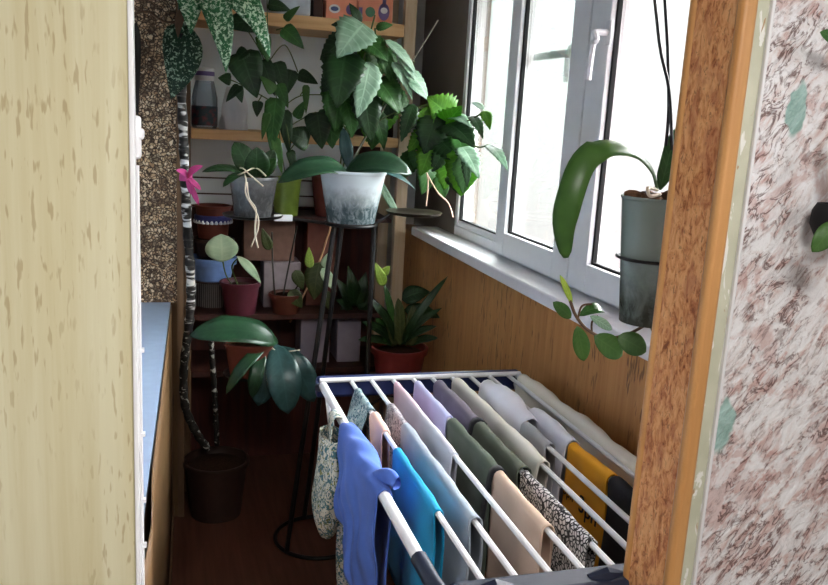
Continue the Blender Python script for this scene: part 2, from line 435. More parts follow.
# ------------------------------------------------------------------ setting
XW = 1.115            # inner face of the window frame
struct(MB().box((-.35, .95, -.06), (1.25, 3.85, 0)).box((-1.6, -1.8, -.06), (2.2, .95, 0)).build('floor', M['floor'], smooth=False))
struct(MB().box((-1.6, -1.8, 2.5), (2.2, 3.85, 2.56)).build('ceiling', M['ceil'], smooth=False))
struct(MB().box((-.35, 3.78, 0), (1.25, 3.85, 2.5)).build('wall_back', M['wallwhite'], smooth=False))
def xw(y): return -.052 if y < 1.3 else (-.052+.022*(y-1.3)/.7 if y < 2 else -.03+.03*(y-2)/1.2)
def prism(ys, off0, off1, z0, z1):
    mb = MB(); n = len(ys)
    vs = [(xw(y)+off1, y, z) for z in (z0, z1) for y in ys]+[(off0 if off0 < -.1 else xw(y)+off0, y, z) for z in (z0, z1) for y in ys]
    fs = []
    for i in range(n-1):
        fs += [(i, i+1, n+i+1, n+i), (2*n+i+1, 2*n+i, 3*n+i, 3*n+i+1), (n+i, n+i+1, 3*n+i+1, 3*n+i), (i+1, i, 2*n+i, 2*n+i+1)]
    fs += [(0, n, 3*n, 2*n), (n-1, 3*n-1, 4*n-1, 2*n-1)]
    return mb.add(vs, fs)
YS = [1.05, 1.3, 2.0, 3.199]
struct(prism(YS, -.14, -.004, 0, .862).build('wall_left', M['sidepanel'], smooth=False))
struct(MB().box((-.42, 1.06, 0), (-.3, 3.2, 2.5)).build('wall_left', M['wallwhite'], smooth=False))
struct(MB().box((-.35, 3.2, .886), (.022, 3.78, 2.5)).build('wall_left', M['pebble'], smooth=False))
struct(MB().box((-.35, 3.2, 0), (.022, 3.78, .886)).build('wall_left', M['sidepanel'], smooth=False))
struct(MB().box((.022, 3.19, 0), (.046, 3.23, 2.5)).build('trim_3', M['brownpost'], smooth=False))
struct(MB().box((1.03, 1.06, 0), (1.21, 3.78, 1.126)).build('wall_right', M['parapet'], smooth=False))
struct(MB().box((XW, 3.19, 1.126), (1.21, 3.78, 2.5)).build('wall_right', M['greywall'], smooth=False))
struct(MB().box((XW, 1.06, 2.36), (1.21, 3.19, 2.5)).build('wall_right', M['wallwhite'], smooth=False))
struct(MB().box((.708, .94, 0), (2.2, 1.048, 2.5)).box((-1.6, .955, 0), (-.06, 1.048, 2.5)).box((-.06, .955, 2.08), (.708, 1.048, 2.5)).build('wall_front', M['marble'], smooth=False))
struct(MB().box((-1.7, -1.8, 0), (-1.6, 1.06, 2.5)).build('wall_near_left', M['wallwhite'], smooth=False))
NY0, NY1, XN = -1.0, .1, 1.5
struct(MB().box((XN, -1.8, 0), (XN+.1, 1.048, 1.95)).box((XN, -1.8, 2.42), (XN+.1, 1.048, 2.5)).box((XN, -1.8, 1.95), (XN+.1, NY0, 2.42)).box((XN, NY1, 1.95), (XN+.1, 1.048, 2.42)).build('wall_near_right', M['wallwhite'], smooth=False))
struct(MB().box((-1.7, -1.9, 0), (XN+.1, -1.8, 2.5)).build('wall_near_back', M['wallwhite'], smooth=False))

# cork-faced post at the right of the doorway
def pw(px, py, y): return at(px, py, y=y).x
xl, xm, xr = .625, .703, .749
XR = .69
tr = struct(MB().box((XR, .946, 0), (XR+.02, 1.033, 2.08)).build('trim_1', M['cork'], smooth=False))
def strip(x0, x1, y0, y1, mat, par, nm, bev=.006):
    return MB().box((x0, y0, 0), (x1, y1, 2.08)).build(nm, mat, par, smooth=True, bevel=bev)
strip(XR-.003, XR+.02, 1.033, 1.05, M['orange_wood'], tr, 'edge_strip')
strip(XR-.003, XR+.02, .928, .946, M['orange_wood'], tr, 'edge_strip')
xr = .735
t2 = struct(MB().box((XR+.004, .934, 0), (xr-.004, .95, 2.1)).build('trim_2', M['cream'], smooth=True, bevel=.003))
MB().box((xr-.005, .929, 0), (xr, .95, 2.1)).build('edge_bead', M['white2'], t2, bevel=.0015)

# veneered door leaf, folded back at the left
xd = -.032
door = struct(MB().box((-.85, .825, .02), (xd-.004, .862, 2.1)).build('door_1', M['door'], smooth=True, bevel=.003))
MB().box((xd-.0045, .823, .02), (xd, .864, 2.1)).build('edge_band', M['white2'], door, bevel=.001)
lat = MB()
zc = at(140, 135, y=.86).z
for z0, z1, w in ((-.024, .018, .0085), (-.005, .006, .0115)):
    lat.box((xd-.006, .866, zc+z0), (xd+w-.004, .884, zc+z1))
lat.box((xd-.006, .862, zc-.02), (xd+.002, .868, zc+.016))
lat.build('latch', M['white2'], door, bevel=.003)
cd_ = MB().tube([(xd+.001, .869, .3), (xd+.001, .869, zc-.03)], .0016, 6)
seal = cd_.build('seal_cord', M['white2'], door)
for py in (350, 434, 500, 545):
    z = at(140, py, y=.87).z
    MB().box((xd-.003, .866, z-.0018), (xd+.005, .873, z+.0018)).build('clip', M['white2'], door)

# inner window sill over the left wall, its veneer sheet standing off the edge
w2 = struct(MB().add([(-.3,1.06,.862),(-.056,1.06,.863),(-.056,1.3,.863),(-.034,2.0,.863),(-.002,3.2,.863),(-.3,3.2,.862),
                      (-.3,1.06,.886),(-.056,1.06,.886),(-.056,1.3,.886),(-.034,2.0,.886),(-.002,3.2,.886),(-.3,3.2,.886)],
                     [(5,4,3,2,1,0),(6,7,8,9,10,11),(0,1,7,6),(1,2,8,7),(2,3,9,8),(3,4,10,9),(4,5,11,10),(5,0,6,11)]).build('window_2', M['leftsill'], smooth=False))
fr2 = MB()
for i in range(2):
    pass
MB().box((-.30, 1.1, .886), (-.262, 1.16, 2.2)).box((-.30, 3.1, .886), (-.262, 3.16, 2.2)).box((-.30, 1.16, .886), (-.262, 3.1, .95)).box((-.30, 1.16, 2.14), (-.262, 3.1, 2.2)).build('window_frame', M['white'], w2, smooth=False)
MB().box((-.297, 1.16, .95), (-.29, 3.1, 2.14)).build('pane', M['jarglass'], w2, smooth=False)
rows = []
for i in range(25):
    y = 1.07+i/24*2.1
    bul = .012*math.exp(-((y-1.42)/.16)**2)
    x_ = xw(y)+.001
    rows.append([Vector((x_, y, .05)), Vector((x_+bul*.2, y, .6)), Vector((x_+bul*.7, y, .78)), Vector((x_+bul, y, .884))])
struct(MB().grid(rows).build('trim_4', M['sidepanel'], solid=.003))
struct(prism(YS, -.003, .008, 0, .05).build('baseboard_left', M['brownpost'], smooth=False))

# outer window along the right
win = struct(MB().box((1.0, 1.065, 1.127), (XW+.02, 3.42, 1.165)).build('window_1', M['sill'], bevel=.006))
win.name = 'window_1'
sill = win
def frame(parent, nm, x0, x1, y0, y1, z0, z1, wl, wr, wb, wt, mat=M['white']):
    """rectangular profile: wl = member at the far (high y) side, wr = at the near side"""
    return MB().box((x0, y0, z0), (x1, y0+wr, z1)).box((x0, y1-wl, z0), (x1, y1, z1)).box((x0, y0+wr, z0), (x1, y1-wl, z0+wb)).box((x0, y0+wr, z1-wt), (x1, y1-wl, z1)).build(nm, mat, parent, smooth=False, bevel=.003)
def pane(parent, y0, y1, z0, z1, x=1.135, mat=M['glass']):
    frame(parent, 'gasket', x-.012, x+.004, y0-.004, y1+.004, z0-.004, z1+.004, .008, .008, .008, .008, M['gasket'])
    return MB().box((x, y0, z0), (x+.005, y1, z1)).build('pane', mat, parent, smooth=False)
ZT = 2.355
of = MB()
of.box((XW, 1.065, 1.165), (1.18, 3.19, 1.205)).box((XW, 1.065, 2.30), (1.18, 3.19, ZT))
of.box((XW, 3.158, 1.205), (1.18, 3.19, 2.30)).box((XW, 1.065, 1.205), (1.18, 1.12, 2.30)).box((XW+.005, 2.665, 1.205), (1.18, 2.72, 2.30)).box((XW+.02, 2.085, 1.205), (1.18, 2.145, 2.30))
of.build('window_frame', M['white'], win, smooth=False, bevel=.003)
MB().box((XW+.004, 2.72, 1.205), (1.15, 3.158, 1.228)).build('glazing_bead', M['white'], win, smooth=False, bevel=.003)
pane(win, 2.722, 3.156, 1.23, 2.30)
XS = 1.092
MB().box((XS+.012, 2.113, 1.182), (XS+.03, 2.125, 2.32)).build('gasket', M['gasket'], win, smooth=False)  # black strip put in to darken the gap between the sashes
s2 = frame(win, 'sash', XS, 1.15, 2.1235, 2.682, 1.178, 2.325, .075, .10, .078, .08)
pane(s2, 2.222, 2.605, 1.258, 2.245, x=1.118)
s3 = frame(win, 'sash', XS, 1.15, 1.13, 2.1145, 1.178, 2.325, .105, .08, .078, .08)
pane(s3, 1.212, 2.008, 1.258, 2.245, x=1.118, mat=M['glass_clear'])
h0 = at(610, 33, x=XS)
hd = MB().box((XS-.008, h0.y-.014, h0.z-.032), (XS, h0.y+.014, h0.z+.032)).build('handle', M['white2'], s3, bevel=.004)
e1 = at(594, 40, x=XS-.045); e2 = at(588, 80, x=XS-.045)
MB().tube(spline([h0+Vector((-.004, 0, 0)), h0+Vector((-.04, .003, -.002)), e1+Vector((0, -.012, 0)), e1+Vector((0, .004, -.012)), e2]), .009, 8).build('lever', M['white2'], hd)
# grey bar with a lever, outside the middle pane
xo = 1.165
p0, p1 = at(526, 58, x=xo), at(584, 46, x=xo)
gm = plain('grey_metal', rgb(150, 152, 152), .4, .5)
st = MB().box((xo, p1.y, p0.z-.012), (xo+.012, p0.y, p0.z+.012)).build('grey_bar', gm, s2, bevel=.003)
q = [at(a, b, x=xo-.012) for a, b in ((582, 43), (573, 46), (568, 55), (566, 82))]
MB().tube(spline(q), .009, 8).build('grey_lever', gm, s2)

# ------------------------------------------------------------------ shelving unit at the end
YF = 3.42
su = thing('shelf_unit', 'pine shelving unit with pale back across the end of the balcony', 'shelf', (.5, 3.6, 0))
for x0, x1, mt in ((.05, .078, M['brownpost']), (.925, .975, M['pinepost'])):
    MB().box((x0, YF, 0), (x1, YF+.035, 2.49)).build('post', mt, su, bevel=.002)
for x0, x1 in ((.05, .078), (.925, .975)):
    MB().box((x0, 3.72, 0), (x1, 3.755, 2.49)).build('post', M['pinepost'], su, bevel=.002)
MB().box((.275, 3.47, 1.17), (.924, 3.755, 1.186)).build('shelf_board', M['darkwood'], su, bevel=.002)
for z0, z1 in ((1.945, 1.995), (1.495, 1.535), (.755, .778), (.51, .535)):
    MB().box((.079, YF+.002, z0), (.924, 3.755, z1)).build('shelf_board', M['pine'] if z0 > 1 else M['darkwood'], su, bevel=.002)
MB().box((.05, 3.757, 1.2), (.975, 3.775, 2.49)).build('back_panel', M['backwhite'], su, smooth=False)
for z0 in (1.315, 1.245):
    MB().box((.079, 3.752, z0), (.78, 3.757, z0+.006)).build('panel_joint', M['darkwood'], su, smooth=False)
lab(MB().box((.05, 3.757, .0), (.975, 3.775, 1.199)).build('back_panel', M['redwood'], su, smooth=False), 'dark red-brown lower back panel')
MB().box((.079, 3.735, .79), (.20, 3.756, 1.19)).build('side_board', M['redwood'], su, smooth=False)
MB().box((.80, 3.735, 1.19), (.924, 3.756, 1.49)).build('side_board', M['redwood'], su, smooth=False)

def boxthing(name, label, cat, a, b, mat, group=None, bevel=.003):
    o = MB().box((a[0]-(a[0]+b[0])/2, a[1]-(a[1]+b[1])/2, 0), (b[0]-(a[0]+b[0])/2, b[1]-(a[1]+b[1])/2, b[2]-a[2])).build(name, mat, None, None, smooth=True, bevel=bevel)
    o.location = ((a[0]+b[0])/2, (a[1]+b[1])/2, a[2])
    o['_b'] = (0, 0, 0)
    return tag(o, label, cat, group)
def patch(o, name, mat, pts_disc=None, rect=None, y=None):
    """flat printed mark, a hair in front of a box face, in the box's local space"""
    mb = MB()
    if rect: mb.box((rect[0], y-.0012, rect[1]), (rect[2], y-.0002, rect[3]))
    else:
        cx_, cz_, rx, rz = pts_disc; n = 20
        vs = [(cx_+rx*math.cos(2*PI*k/n), y-.0012, cz_+rz*math.sin(2*PI*k/n)) for k in range(n)]
        vs += [(a, y-.0002, c) for a, _, c in vs]
        mb.add(vs, [tuple(range(n)), tuple(range(2*n-1, n-1, -1))]+[(k, (k+1) % n, n+(k+1) % n, n+k) for k in range(n)])
    return mb.build(name, mat, o, smooth=False)
ZS = 1.996
ink_b = plain('print_blue', rgb(70, 84, 130), .5); ink_w = plain('print_white', rgb(232, 228, 226), .5)
ink_v = plain('print_violet', rgb(110, 90, 140), .5); ink_g = plain('print_green', rgb(70, 120, 90), .5); ink_p = plain('print_salmon', rgb(232, 140, 112), .5)
def xs(px, y): return at(px, 8, y=y).x
carton = plain('carton_salmon', rgb(236, 152, 122), .55, .3, var=.05)
yb = 3.46
bx = boxthing('cardboard_box', 'salmon box with blue lozenge label on top shelf, left of its twin', 'box', (xs(326, yb), yb, ZS), (xs(357, yb), yb+.2, ZS+.2), carton, 'salmon boxes on the top shelf')
h = (xs(357, yb)-xs(326, yb))/2
patch(bx, 'label', ink_w, pts_disc=(-h*.45, .04, h*.36, .017), y=-.1)
patch(bx, 'logo', ink_b, pts_disc=(-h*.45, .04, h*.25, .009), y=-.1013)
patch(bx, 'logo', ink_v, pts_disc=(h*.55, .042, h*.26, .02), y=-.1)
bx = boxthing('cardboard_box', 'salmon box printed with a violet bottle on top shelf, nearest the right post', 'box', (xs(358.2, yb), yb, ZS), (xs(393, yb), yb+.2, ZS+.2), carton, 'salmon boxes on the top shelf')
h = (xs(393, yb)-xs(358, yb))/2
patch(bx, 'logo', ink_v, rect=(-h*.95, .025, -h*.75, .055), y=-.1)
patch(bx, 'logo', ink_g, pts_disc=(-h*.3, .04, h*.28, .02), y=-.1)
patch(bx, 'bottle_print', ink_v, pts_disc=(h*.48, .045, h*.32, .034), y=-.1)
patch(bx, 'bottle_print', ink_w, pts_disc=(h*.48, .05, h*.2, .012), y=-.1013)
patch(bx, 'bottle_print', ink_v, rect=(h*.38, .07, h*.58, .13), y=-.1)
pk = boxthing('plastic_tub', 'pale grey-blue lidded tub on the top shelf, left of the salmon boxes', 'tub', (xs(272, yb), yb, ZS), (xs(311, yb), yb+.16, ZS+.14), plain('frosted_tub', rgb(196, 206, 216), .35, .5), bevel=.012)
MB().box((-.083, -.083, .128), (.083, .083, .145)).build('lid', M['white2'], pk, bevel=.004)
boxthing('shade_slab', 'dark slab standing in for shade between tub and salmon boxes on top shelf', 'gap_filler', (xs(314, yb), yb+.01, ZS), (xs(323.5, yb), yb+.16, ZS+.19), M['darkwood'])  # dark block paints the shade of the empty gap between tub and boxes

def pot(name_parts, root, base, rt, rb, h, mat, rim=.012, rimh=.02, soil=None, fill=.85, thick=.004, n=36, nm='pot'):
    x, y, z = base
    prof = [(rb, 0), (rb+(rt-rb)*(h-rimh)/h, h-rimh)]
    if rim: prof += [(rt+rim*.6, h-rimh+.001), (rt+rim, h-.003), (rt+rim*.6, h), (rt-thick, h)]
    else: prof += [(rt, h), (rt-thick, h)]
    prof += [(rb+(rt-rb)*fill-thick, h*fill-.004), (rb*.6, h*fill*.5)]
    o = MB().lathe(base, prof, n).build(nm, mat, root)
    if soil:
        rr = rb+(rt-rb)*fill-thick*1.2
        MB().lathe((x, y, z), [(rr*.98, h*fill-.003), (rr*.7, h*fill+.006), (rr*.3, h*fill+.01), (.002, h*fill+.008)], 20, capb=True, capt=True).build('soil' if soil is M['soil'] else 'bark', soil, root)
    return o

# small red-brown pot on the top shelf
p = at(222, 7, y=3.5)
t = thing('flower_pot', 'small red-brown pot at left of the top shelf, behind spotted leaves', 'pot', (p.x, 3.5, ZS))
pot(None, t, (p.x, 3.5, ZS), .05, .036, .08, M['terra'], .005, .018, M['soil'])

# jar and white packet on the second shelf
ZJ = 1.536
t = thing('glass_jar', 'clear glass jar with dark red label on second shelf by the left post', 'jar', (.128, 3.5, ZJ))
c = (.133, 3.5, ZJ)
MB().lathe(c, [(.046, 0), (.05, .01), (.05, .12), (.044, .15), (.036, .185), (.034, .2), (.034, .215), (.03, .215), (.03, .2), (.04, .15), (.046, .12), (.046, .012)], 32).build('glass', M['jarglass'], t)
lm = NT('jar_label'); f = lm.noise(lm.coords(), 40, 3); lm.color(lm.ramp(f, [(.48, rgb(38, 54, 62)), (.66, rgb(110, 50, 56))])); lm.set(.5)
MB().lathe(c, [(.0505, .012), (.0512, .015), (.0512, .085), (.0505, .088)], 32, capb=False).build('label', lm.m, t)
jl = MB().lathe(c, [(.0375, .186), (.038, .19), (.038, .232), (.034, .236), (.002, .236)], 24).build('lid', M['white2'], t)
MB().lathe(c, [(.0383, .205), (.0386, .207), (.0386, .22), (.0383, .222)], 24, capb=False).build('lid_band', ink_v, jl)
t = thing('plastic_bag', 'crumpled white packet on second shelf, right of the glass jar', 'bag', (.25, 3.52, ZJ))
bag = MB(); rows = []
for i in range(13):
    u = i/12; row = []
    for k in range(25):
        a = 2*PI*(k % 24)/24; rr = (1+.12*math.sin(a*5+u*4)+.08*math.sin(a*3-u*7))
        sx = .052*rr*(1-.5*u**3); sy = .045*rr*(1-.75*u**2)
        row.append(Vector((.25+sx*math.cos(a), 3.52+sy*math.sin(a), ZJ+.17*u)))
    rows.append(row)
bag.grid(rows).build('packet', plain('white_film', rgb(222, 218, 220), .35, .5, var=.06, scale=18), t)
MB().lathe((.25, 3.52, ZJ), [(.035, .001), (.03, .004), (.002, .004)], 20).build('packet_base', M['white2'], t)
boxthing('wooden_box', 'dark brown box on the second shelf by the right post', 'box', (.79, 3.5, ZJ), (.92, 3.7, ZJ+.13), M['darkwood'])

# lower shelf goods
ZL = .779
rib = NT('ribbed_grey'); w_ = rib.n('ShaderNodeTexWave'); w_.inputs['Scale'].default_value = 38; rib.l(rib.coords(), w_.inputs['Vector'])
rib.color(rib.ramp(w_.outputs['Fac'], [(.3, rgb(58, 54, 54)), (.7, rgb(120, 116, 114))])); rib.set(.5); rib.bump(w_.outputs['Fac'], .5, .004)
t = thing('ribbed_tub', 'dark ribbed grey tub under the blue bowl at left of lower shelf', 'tub', (.175, 3.63, ZL))
pot(None, t, (.175, 3.63, ZL), .085, .08, .105, rib.m, .004, .012, None)
MB().lathe((.175, 3.63, ZL), [(.09, .1055), (.09, .11), (.002, .11)], 28).build('lid', M['darkpot'], t)
t = thing('blue_bowl', 'light blue plastic bowl stacked between ribbed tub and red pot', 'bowl', (.175, 3.63, ZL+.111))
pot(None, t, (.175, 3.63, ZL+.111), .098, .075, .1, M['bluebowl'], .005, .03, M['darkpot'])
t = thing('stacked_pot', 'dark brown plastic pot between the blue bowl and the banded pot', 'pot', (.175, 3.63, ZL+.20))
pot(None, t, (.175, 3.63, ZL+.2125), .088, .066, .08, M['darkpot'], .004, .016, M['soil'], fill=.9)
t = thing('banded_pot', 'red pot with blue and white scalloped band, topmost of the left stack', 'pot', (.175, 3.63, ZL+.293))
pot(None, t, (.175, 3.63, ZL+.294), .074, .062, .14, M['terra'], .004, .012, M['soil'], fill=.7)
MB().lathe((.175, 3.63, ZL+.294), [(.071, .068), (.079, .07), (.08, .095), (.073, .1)], 36, capb=False).build('band', M['bluerim'], t); bandp = bpy.data.objects[-1] if False else t.children[-1]
sc = MB()
for k in range(26):
    a = 2*PI*k/26; sc.lathe((.175+.0755*math.cos(a), 3.63+.0755*math.sin(a), ZL+.294+.068), [(.001, -.004), (.007, -.003), (.008, .004), (.005, .011), (.001, .013)], 8)
sc.build('scallop_trim', M['white2'], bandp)
lay = plain('dim_carton', rgb(150, 136, 140), .7, .2); lay2 = plain('brown_carton', rgb(128, 96, 84), .7, .2)
boxthing('storage_box', 'plain grey-mauve box on the lower shelf, right of the wine pot', 'box', (.385, 3.55, ZL), (.545, 3.7, ZL+.2), lay)
boxthing('storage_box', 'pale brown box on the grey-mauve box, under the hanging roots', 'box', (.30, 3.58, ZL+.201), (.52, 3.72, ZL+.38), lay2)
boxthing('storage_box', 'reddish brown upright box on the lower shelf, behind the bamboo stake', 'box', (.575, 3.58, ZL), (.70, 3.72, ZL+.385), plain('red_brown_carton', rgb(112, 66, 56), .7, .2))
pale = plain('pale_carton', rgb(158, 148, 160), .6, .3, var=.06)
boxthing('storage_box', 'pale lilac box on the bottom shelf, left of the stand leg', 'box', (.545, 3.5, .536), (.675, 3.66, .745), pale, 'pale boxes under the lower shelf')
boxthing('storage_box', 'pale lilac box on the bottom shelf, right of the stand leg', 'box', (.71, 3.5, .536), (.815, 3.66, .745), pale, 'pale boxes under the lower shelf')

# ------------------------------------------------------------------ plant stand
ps = thing('plant_stand', 'black metal tiered plant stand with round hoop foot', 'plant stand', (.55, 2.92, 0))
ZR = at(351, 222, y=2.92).z
cF = Vector((at(351, 222, y=2.92).x, 2.92, ZR))
cE = Vector((at(253, 212, y=2.92).x, 2.92, at(253, 214, y=2.92).z))
cRr = Vector((at(414, 213, y=2.92).x, 2.92, at(414, 213, y=2.92).z))
MB().ring((.545, 2.925, .008), .165, .008).build('foot_ring', M['blackmetal'], ps)
MB().ring((cF.x, cF.y, ZR-.006), .092, .006).build('top_ring', M['blackmetal'], ps)
lab(MB().lathe((cE.x, cE.y, cE.z-.012), [(.085, 0), (.1, .004), (.105, .012), (.1, .012), (.09, .006), (.002, .006)], 32).build('tray', M['blackmetal'], ps), 'black tray under the smoky grey pot')
MB().lathe((cRr.x, cRr.y, cRr.z-.008), [(.08, 0), (.098, .004), (.105, .014), (.101, .014), (.09, .006), (.002, .005)], 36).build('tray', plain('worn_metal', rgb(70, 62, 54), .3, .6, .6), ps)
for a in (100, 215, 335):
    fx, fy = .545+.165*math.cos(math.radians(a)), 2.925+.165*math.sin(math.radians(a))
    tx, ty = cF.x+.085*math.cos(math.radians(a)), cF.y+.085*math.sin(math.radians(a))
    MB().tube([(fx, fy, .008), (tx, ty, ZR-.006)], .0095, 8).build('leg', M['blackmetal'], ps)
MB().tube([(cE.x+.09, cE.y, cE.z-.01), (cF.x-.09, cF.y, ZR-.006)], .006).build('arm', M['blackmetal'], ps)
MB().tube([(cF.x+.09, cF.y, ZR-.006), (cRr.x-.09, cRr.y, cRr.z-.006)], .006).build('arm', M['blackmetal'], ps)
# lower trays of the stand
pI = at(249, 372, y=2.9); cI = Vector((pI.x, 2.9, pI.z-.0))
pJ = at(402, 388, y=3.05); cJ = Vector((pJ.x-.02, 3.05, pJ.z))
def stub(a, z):
    f = Vector((.545+.165*math.cos(math.radians(a)), 2.925+.165*math.sin(math.radians(a)), .008)); g = Vector((cF.x+.085*math.cos(math.radians(a)), cF.y+.085*math.sin(math.radians(a)), ZR-.006))
    return f+(g-f)*((z-f.z)/(g.z-f.z))
for cc, a, rr in ((cI, 215, .075), (cJ, 335, .08)):
    MB().lathe((cc.x, cc.y, cc.z-.012), [(rr*.9, 0), (rr+.01, .003), (rr+.016, .012), (rr+.012, .012), (rr, .006), (.002, .006)], 32).build('tray', M['blackmetal'], ps)
    s_ = stub(a, cc.z-.008); dv = (Vector((s_.x, s_.y, 0))-Vector((cc.x, cc.y, 0))).normalized()*(rr)
    MB().tube([s_, Vector((cc.x, cc.y, cc.z-.008))+dv], .006).build('arm', M['blackmetal'], ps)
for px in (275, 291):     # white clips on the stand's bar
    pass
cl = at(283, 214, y=2.9)
lab(MB().box((cl.x-.03, 2.905, cE.z-.022), (cl.x+.035, 2.915, cE.z+.001)).build('clip', M['white2'], ps, bevel=.002), 'white plastic clip on the bar')

# ------------------------------------------------------------------ plants
def atc(px, py, y):
    p = at(px, py, y=y)
    return at(px, py, x=1.055) if p.x > 1.055 and y > 1.5 else p
def Lf(root, specs, y, mat, ppm, name='leaf', sep=True, **kw):
    """specs: (bx,by,tx,ty,w_px[,dy_base,dy_tip]) pixel guided outline points of single leaves at depth y"""
    mb = MB(); outs = []
    for s in specs:
        bx_, by_, tx_, ty_, w = s[:5]; db = s[5] if len(s) > 5 else 0; dt = s[6] if len(s) > 6 else 0
        m_ = MB() if sep else mb
        m_.leaf(atc(bx_, by_, y+db), atc(tx_, ty_, y+dt), w*ppm, **kw)
        if sep: outs.append(m_.build(name, mat, root, solid=.0009, smooth='all'))
    if not sep: outs.append(mb.build(name, mat, root, solid=.0007, smooth='all'))
    return outs
def St(root, paths, y, mat, r, name='stem', sep=False):
    mb = MB()
    for pth in paths:
        mb.tube(spline([atc(q_[0], q_[1], y+(q_[2] if len(q_) > 2 else 0)) for q_ in pth]), r, 6)
    return mb.build(name, mat, root, smooth='all')
def ppm(y): return y*1.04/827

# A: dieffenbachia with wrapped trunk in the floor pot
bA = (.172, 3.21, 0)
A = thing('dumb_cane', 'tall plant with speckled leaves on banded black-and-white trunk in floor pot', 'plant', bA)
pot(None, A, bA, .125, .1, .235, M['darkpot'], .008, .025, M['soil'], fill=.9)
yA = 3.12
tp = [(184, -40, 0), (182, 20, 0), (181, 75, 0), (184, 150, 0), (187, 220, 0), (191, 285, 0), (189, 325, .02), (184, 365, .04), (185, 405, .06), (196, 432, .08), (208, 449, .09)]
pts = spline([at(a, b, y=yA+c) for a, b, c in tp], 8)
k75 = 16
MB().tube(pts[k75-6:51], [.017+.004*math.sin(i*1.9)*.6 for i in range(51-k75+6)], 10).build('trunk', M['trunk'], A, smooth='all')
lab(MB().tube(pts[50:], [.016+.003*math.sin(i*1.9)*.6 for i in range(len(pts)-50)], 10).build('trunk', M['darktrunk'], A, smooth='all'), 'dark lower trunk with pale specks')
MB().tube(pts[:k75-5], .015, 8).build('stem', M['leaf_spotdark'], A, smooth='all')
pts2 = spline([at(a, b, y=3.22) for a, b in ((211, 342), (213, 370), (215, 400), (217, 445))], 8)
MB().tube(pts2, [.011+.003*math.sin(i*2.3)*.6 for i in range(len(pts2))], 8).build('trunk', M['darktrunk'], A, smooth='all')
q = ppm(yA)
Lf(A, [(180, 22, 171, 99, 36)], yA, M['leaf_spotdark'], q, arch=.08, side=-.22, n=(-.2, -.8, .3))
Lf(A, [(187, -22, 191, 34, 24, 0, -.08)], yA, M['leaf_spot'], q, arch=.1, n=(.1, -.9, .3))
Lf(A, [(200, -25, 226, 73, 27, 0, -.1)], yA, M['leaf_spot'], q, arch=.1, n=(.1, -.9, .3), side=-.15)
Lf(A, [(225, -30, 270, 58, 24, 0, -.08)], yA, M['leaf_spot'], q, arch=.12, n=(.1, -.8, .5))
Lf(A, [(205, -28, 250, 26, 22, 0, 0)], yA+.03, M['leaf_spot'], q, arch=.12, n=(.1, -.8, .5))
lab(Lf(A, [(136, 22, 138, 116, 13)], yA-.06, M['darkstem'], q, arch=.03, n=(-.5, -.7, .2))[0], 'dried dark leaf')
St(A, [((183, 20), (165, 22), (148, 12), (134, 14))], yA, M['brownstem'], .004, 'dry_petiole')
Lf(A, [(183, 8, 178, 38, 9)], yA-.03, M['brownstem'], q, name='dry_sheath', arch=.1)
# ribbon tied on the trunk
pr = at(188, 178, y=yA-.025)
rb = thing('ribbon_bow', 'pink ribbon bow tied around the banded trunk', 'ribbon', pr)
pink = cloth('pink_ribbon', rgb(222, 92, 160), .12, trans=.2)
MB().lathe((at(186, 180, y=yA).x, yA, pr.z-.012), [(.0225, 0), (.024, .004), (.024, .02), (.0225, .024)], 20, capb=False).build('band', pink, rb)
for (ax_, ay_, w_) in ((203, 166, 8), (176, 170, 7)):
    MB().leaf(pr, at(ax_, ay_, y=yA-.06), w_*q, prof='oval', arch=.2).build('loop', pink, rb, solid=.001)
for (ax_, ay_) in ((199, 205), (192, 195), (201, 190)):
    MB().leaf(pr, at(ax_, ay_, y=yA-.05), 5*q, prof='strap', arch=.1).build('tail', pink, rb, solid=.001)

# E: orchid in smoky pot, left tray
bE = (cE.x, cE.y, cE.z-.005)
E_ = thing('orchid_pot', 'orchid in smoky grey pot with pale roots dangling, left tray of the stand', 'plant', bE)
hE = at(253, 176, y=2.92).z-bE[2]
pot(None, E_, bE, .083, .064, hE, M['pot_grey'], .003, .012, M['bark'], fill=.9)
yE = 2.9; q = ppm(yE)
Lf(E_, [(250, 176, 202, 172, 12, 0, -.05)], yE, M['leaf_dark'], q, prof='strap', arch=.13, n=(-.1, -.5, .85))
Lf(E_, [(246, 174, 223, 187, 9, 0, -.08)], yE, M['leaf_dark'], q, prof='strap', arch=.13, n=(-.1, -.5, .85))
Lf(E_, [(252, 177, 234, 142, 22), (256, 178, 257, 147, 24, 0, -.05), (262, 178, 274, 150, 17), (256, 178, 246, 150, 20, 0, .04)], yE, M['leaf_dark'], q, prof='oval', arch=.12, n=(0, -.9, .45))
Lf(E_, [(264, 178, 276, 158, 12, 0, -.02)], yE, M['leaf_mid'], q, prof='oval', arch=.1)
for pth in (((244, 172, 0), (246, 180, -.09), (246, 195, -.1), (257, 214, -.1), (258, 228, -.1), (251, 247, -.1)), ((247, 182, -.09), (249, 198, -.1), (256, 210, -.1), (255, 232, -.1), (258, 248, -.1)),
            ((234, 170, 0), (242, 168, -.03), (250, 175, -.05), (263, 186, -.09)), ((236, 176, -.03), (245, 172, -.05), (256, 168, -.03), (266, 176, -.05))):
    St(E_, [pth], yE, M['root'], .0028, 'root')

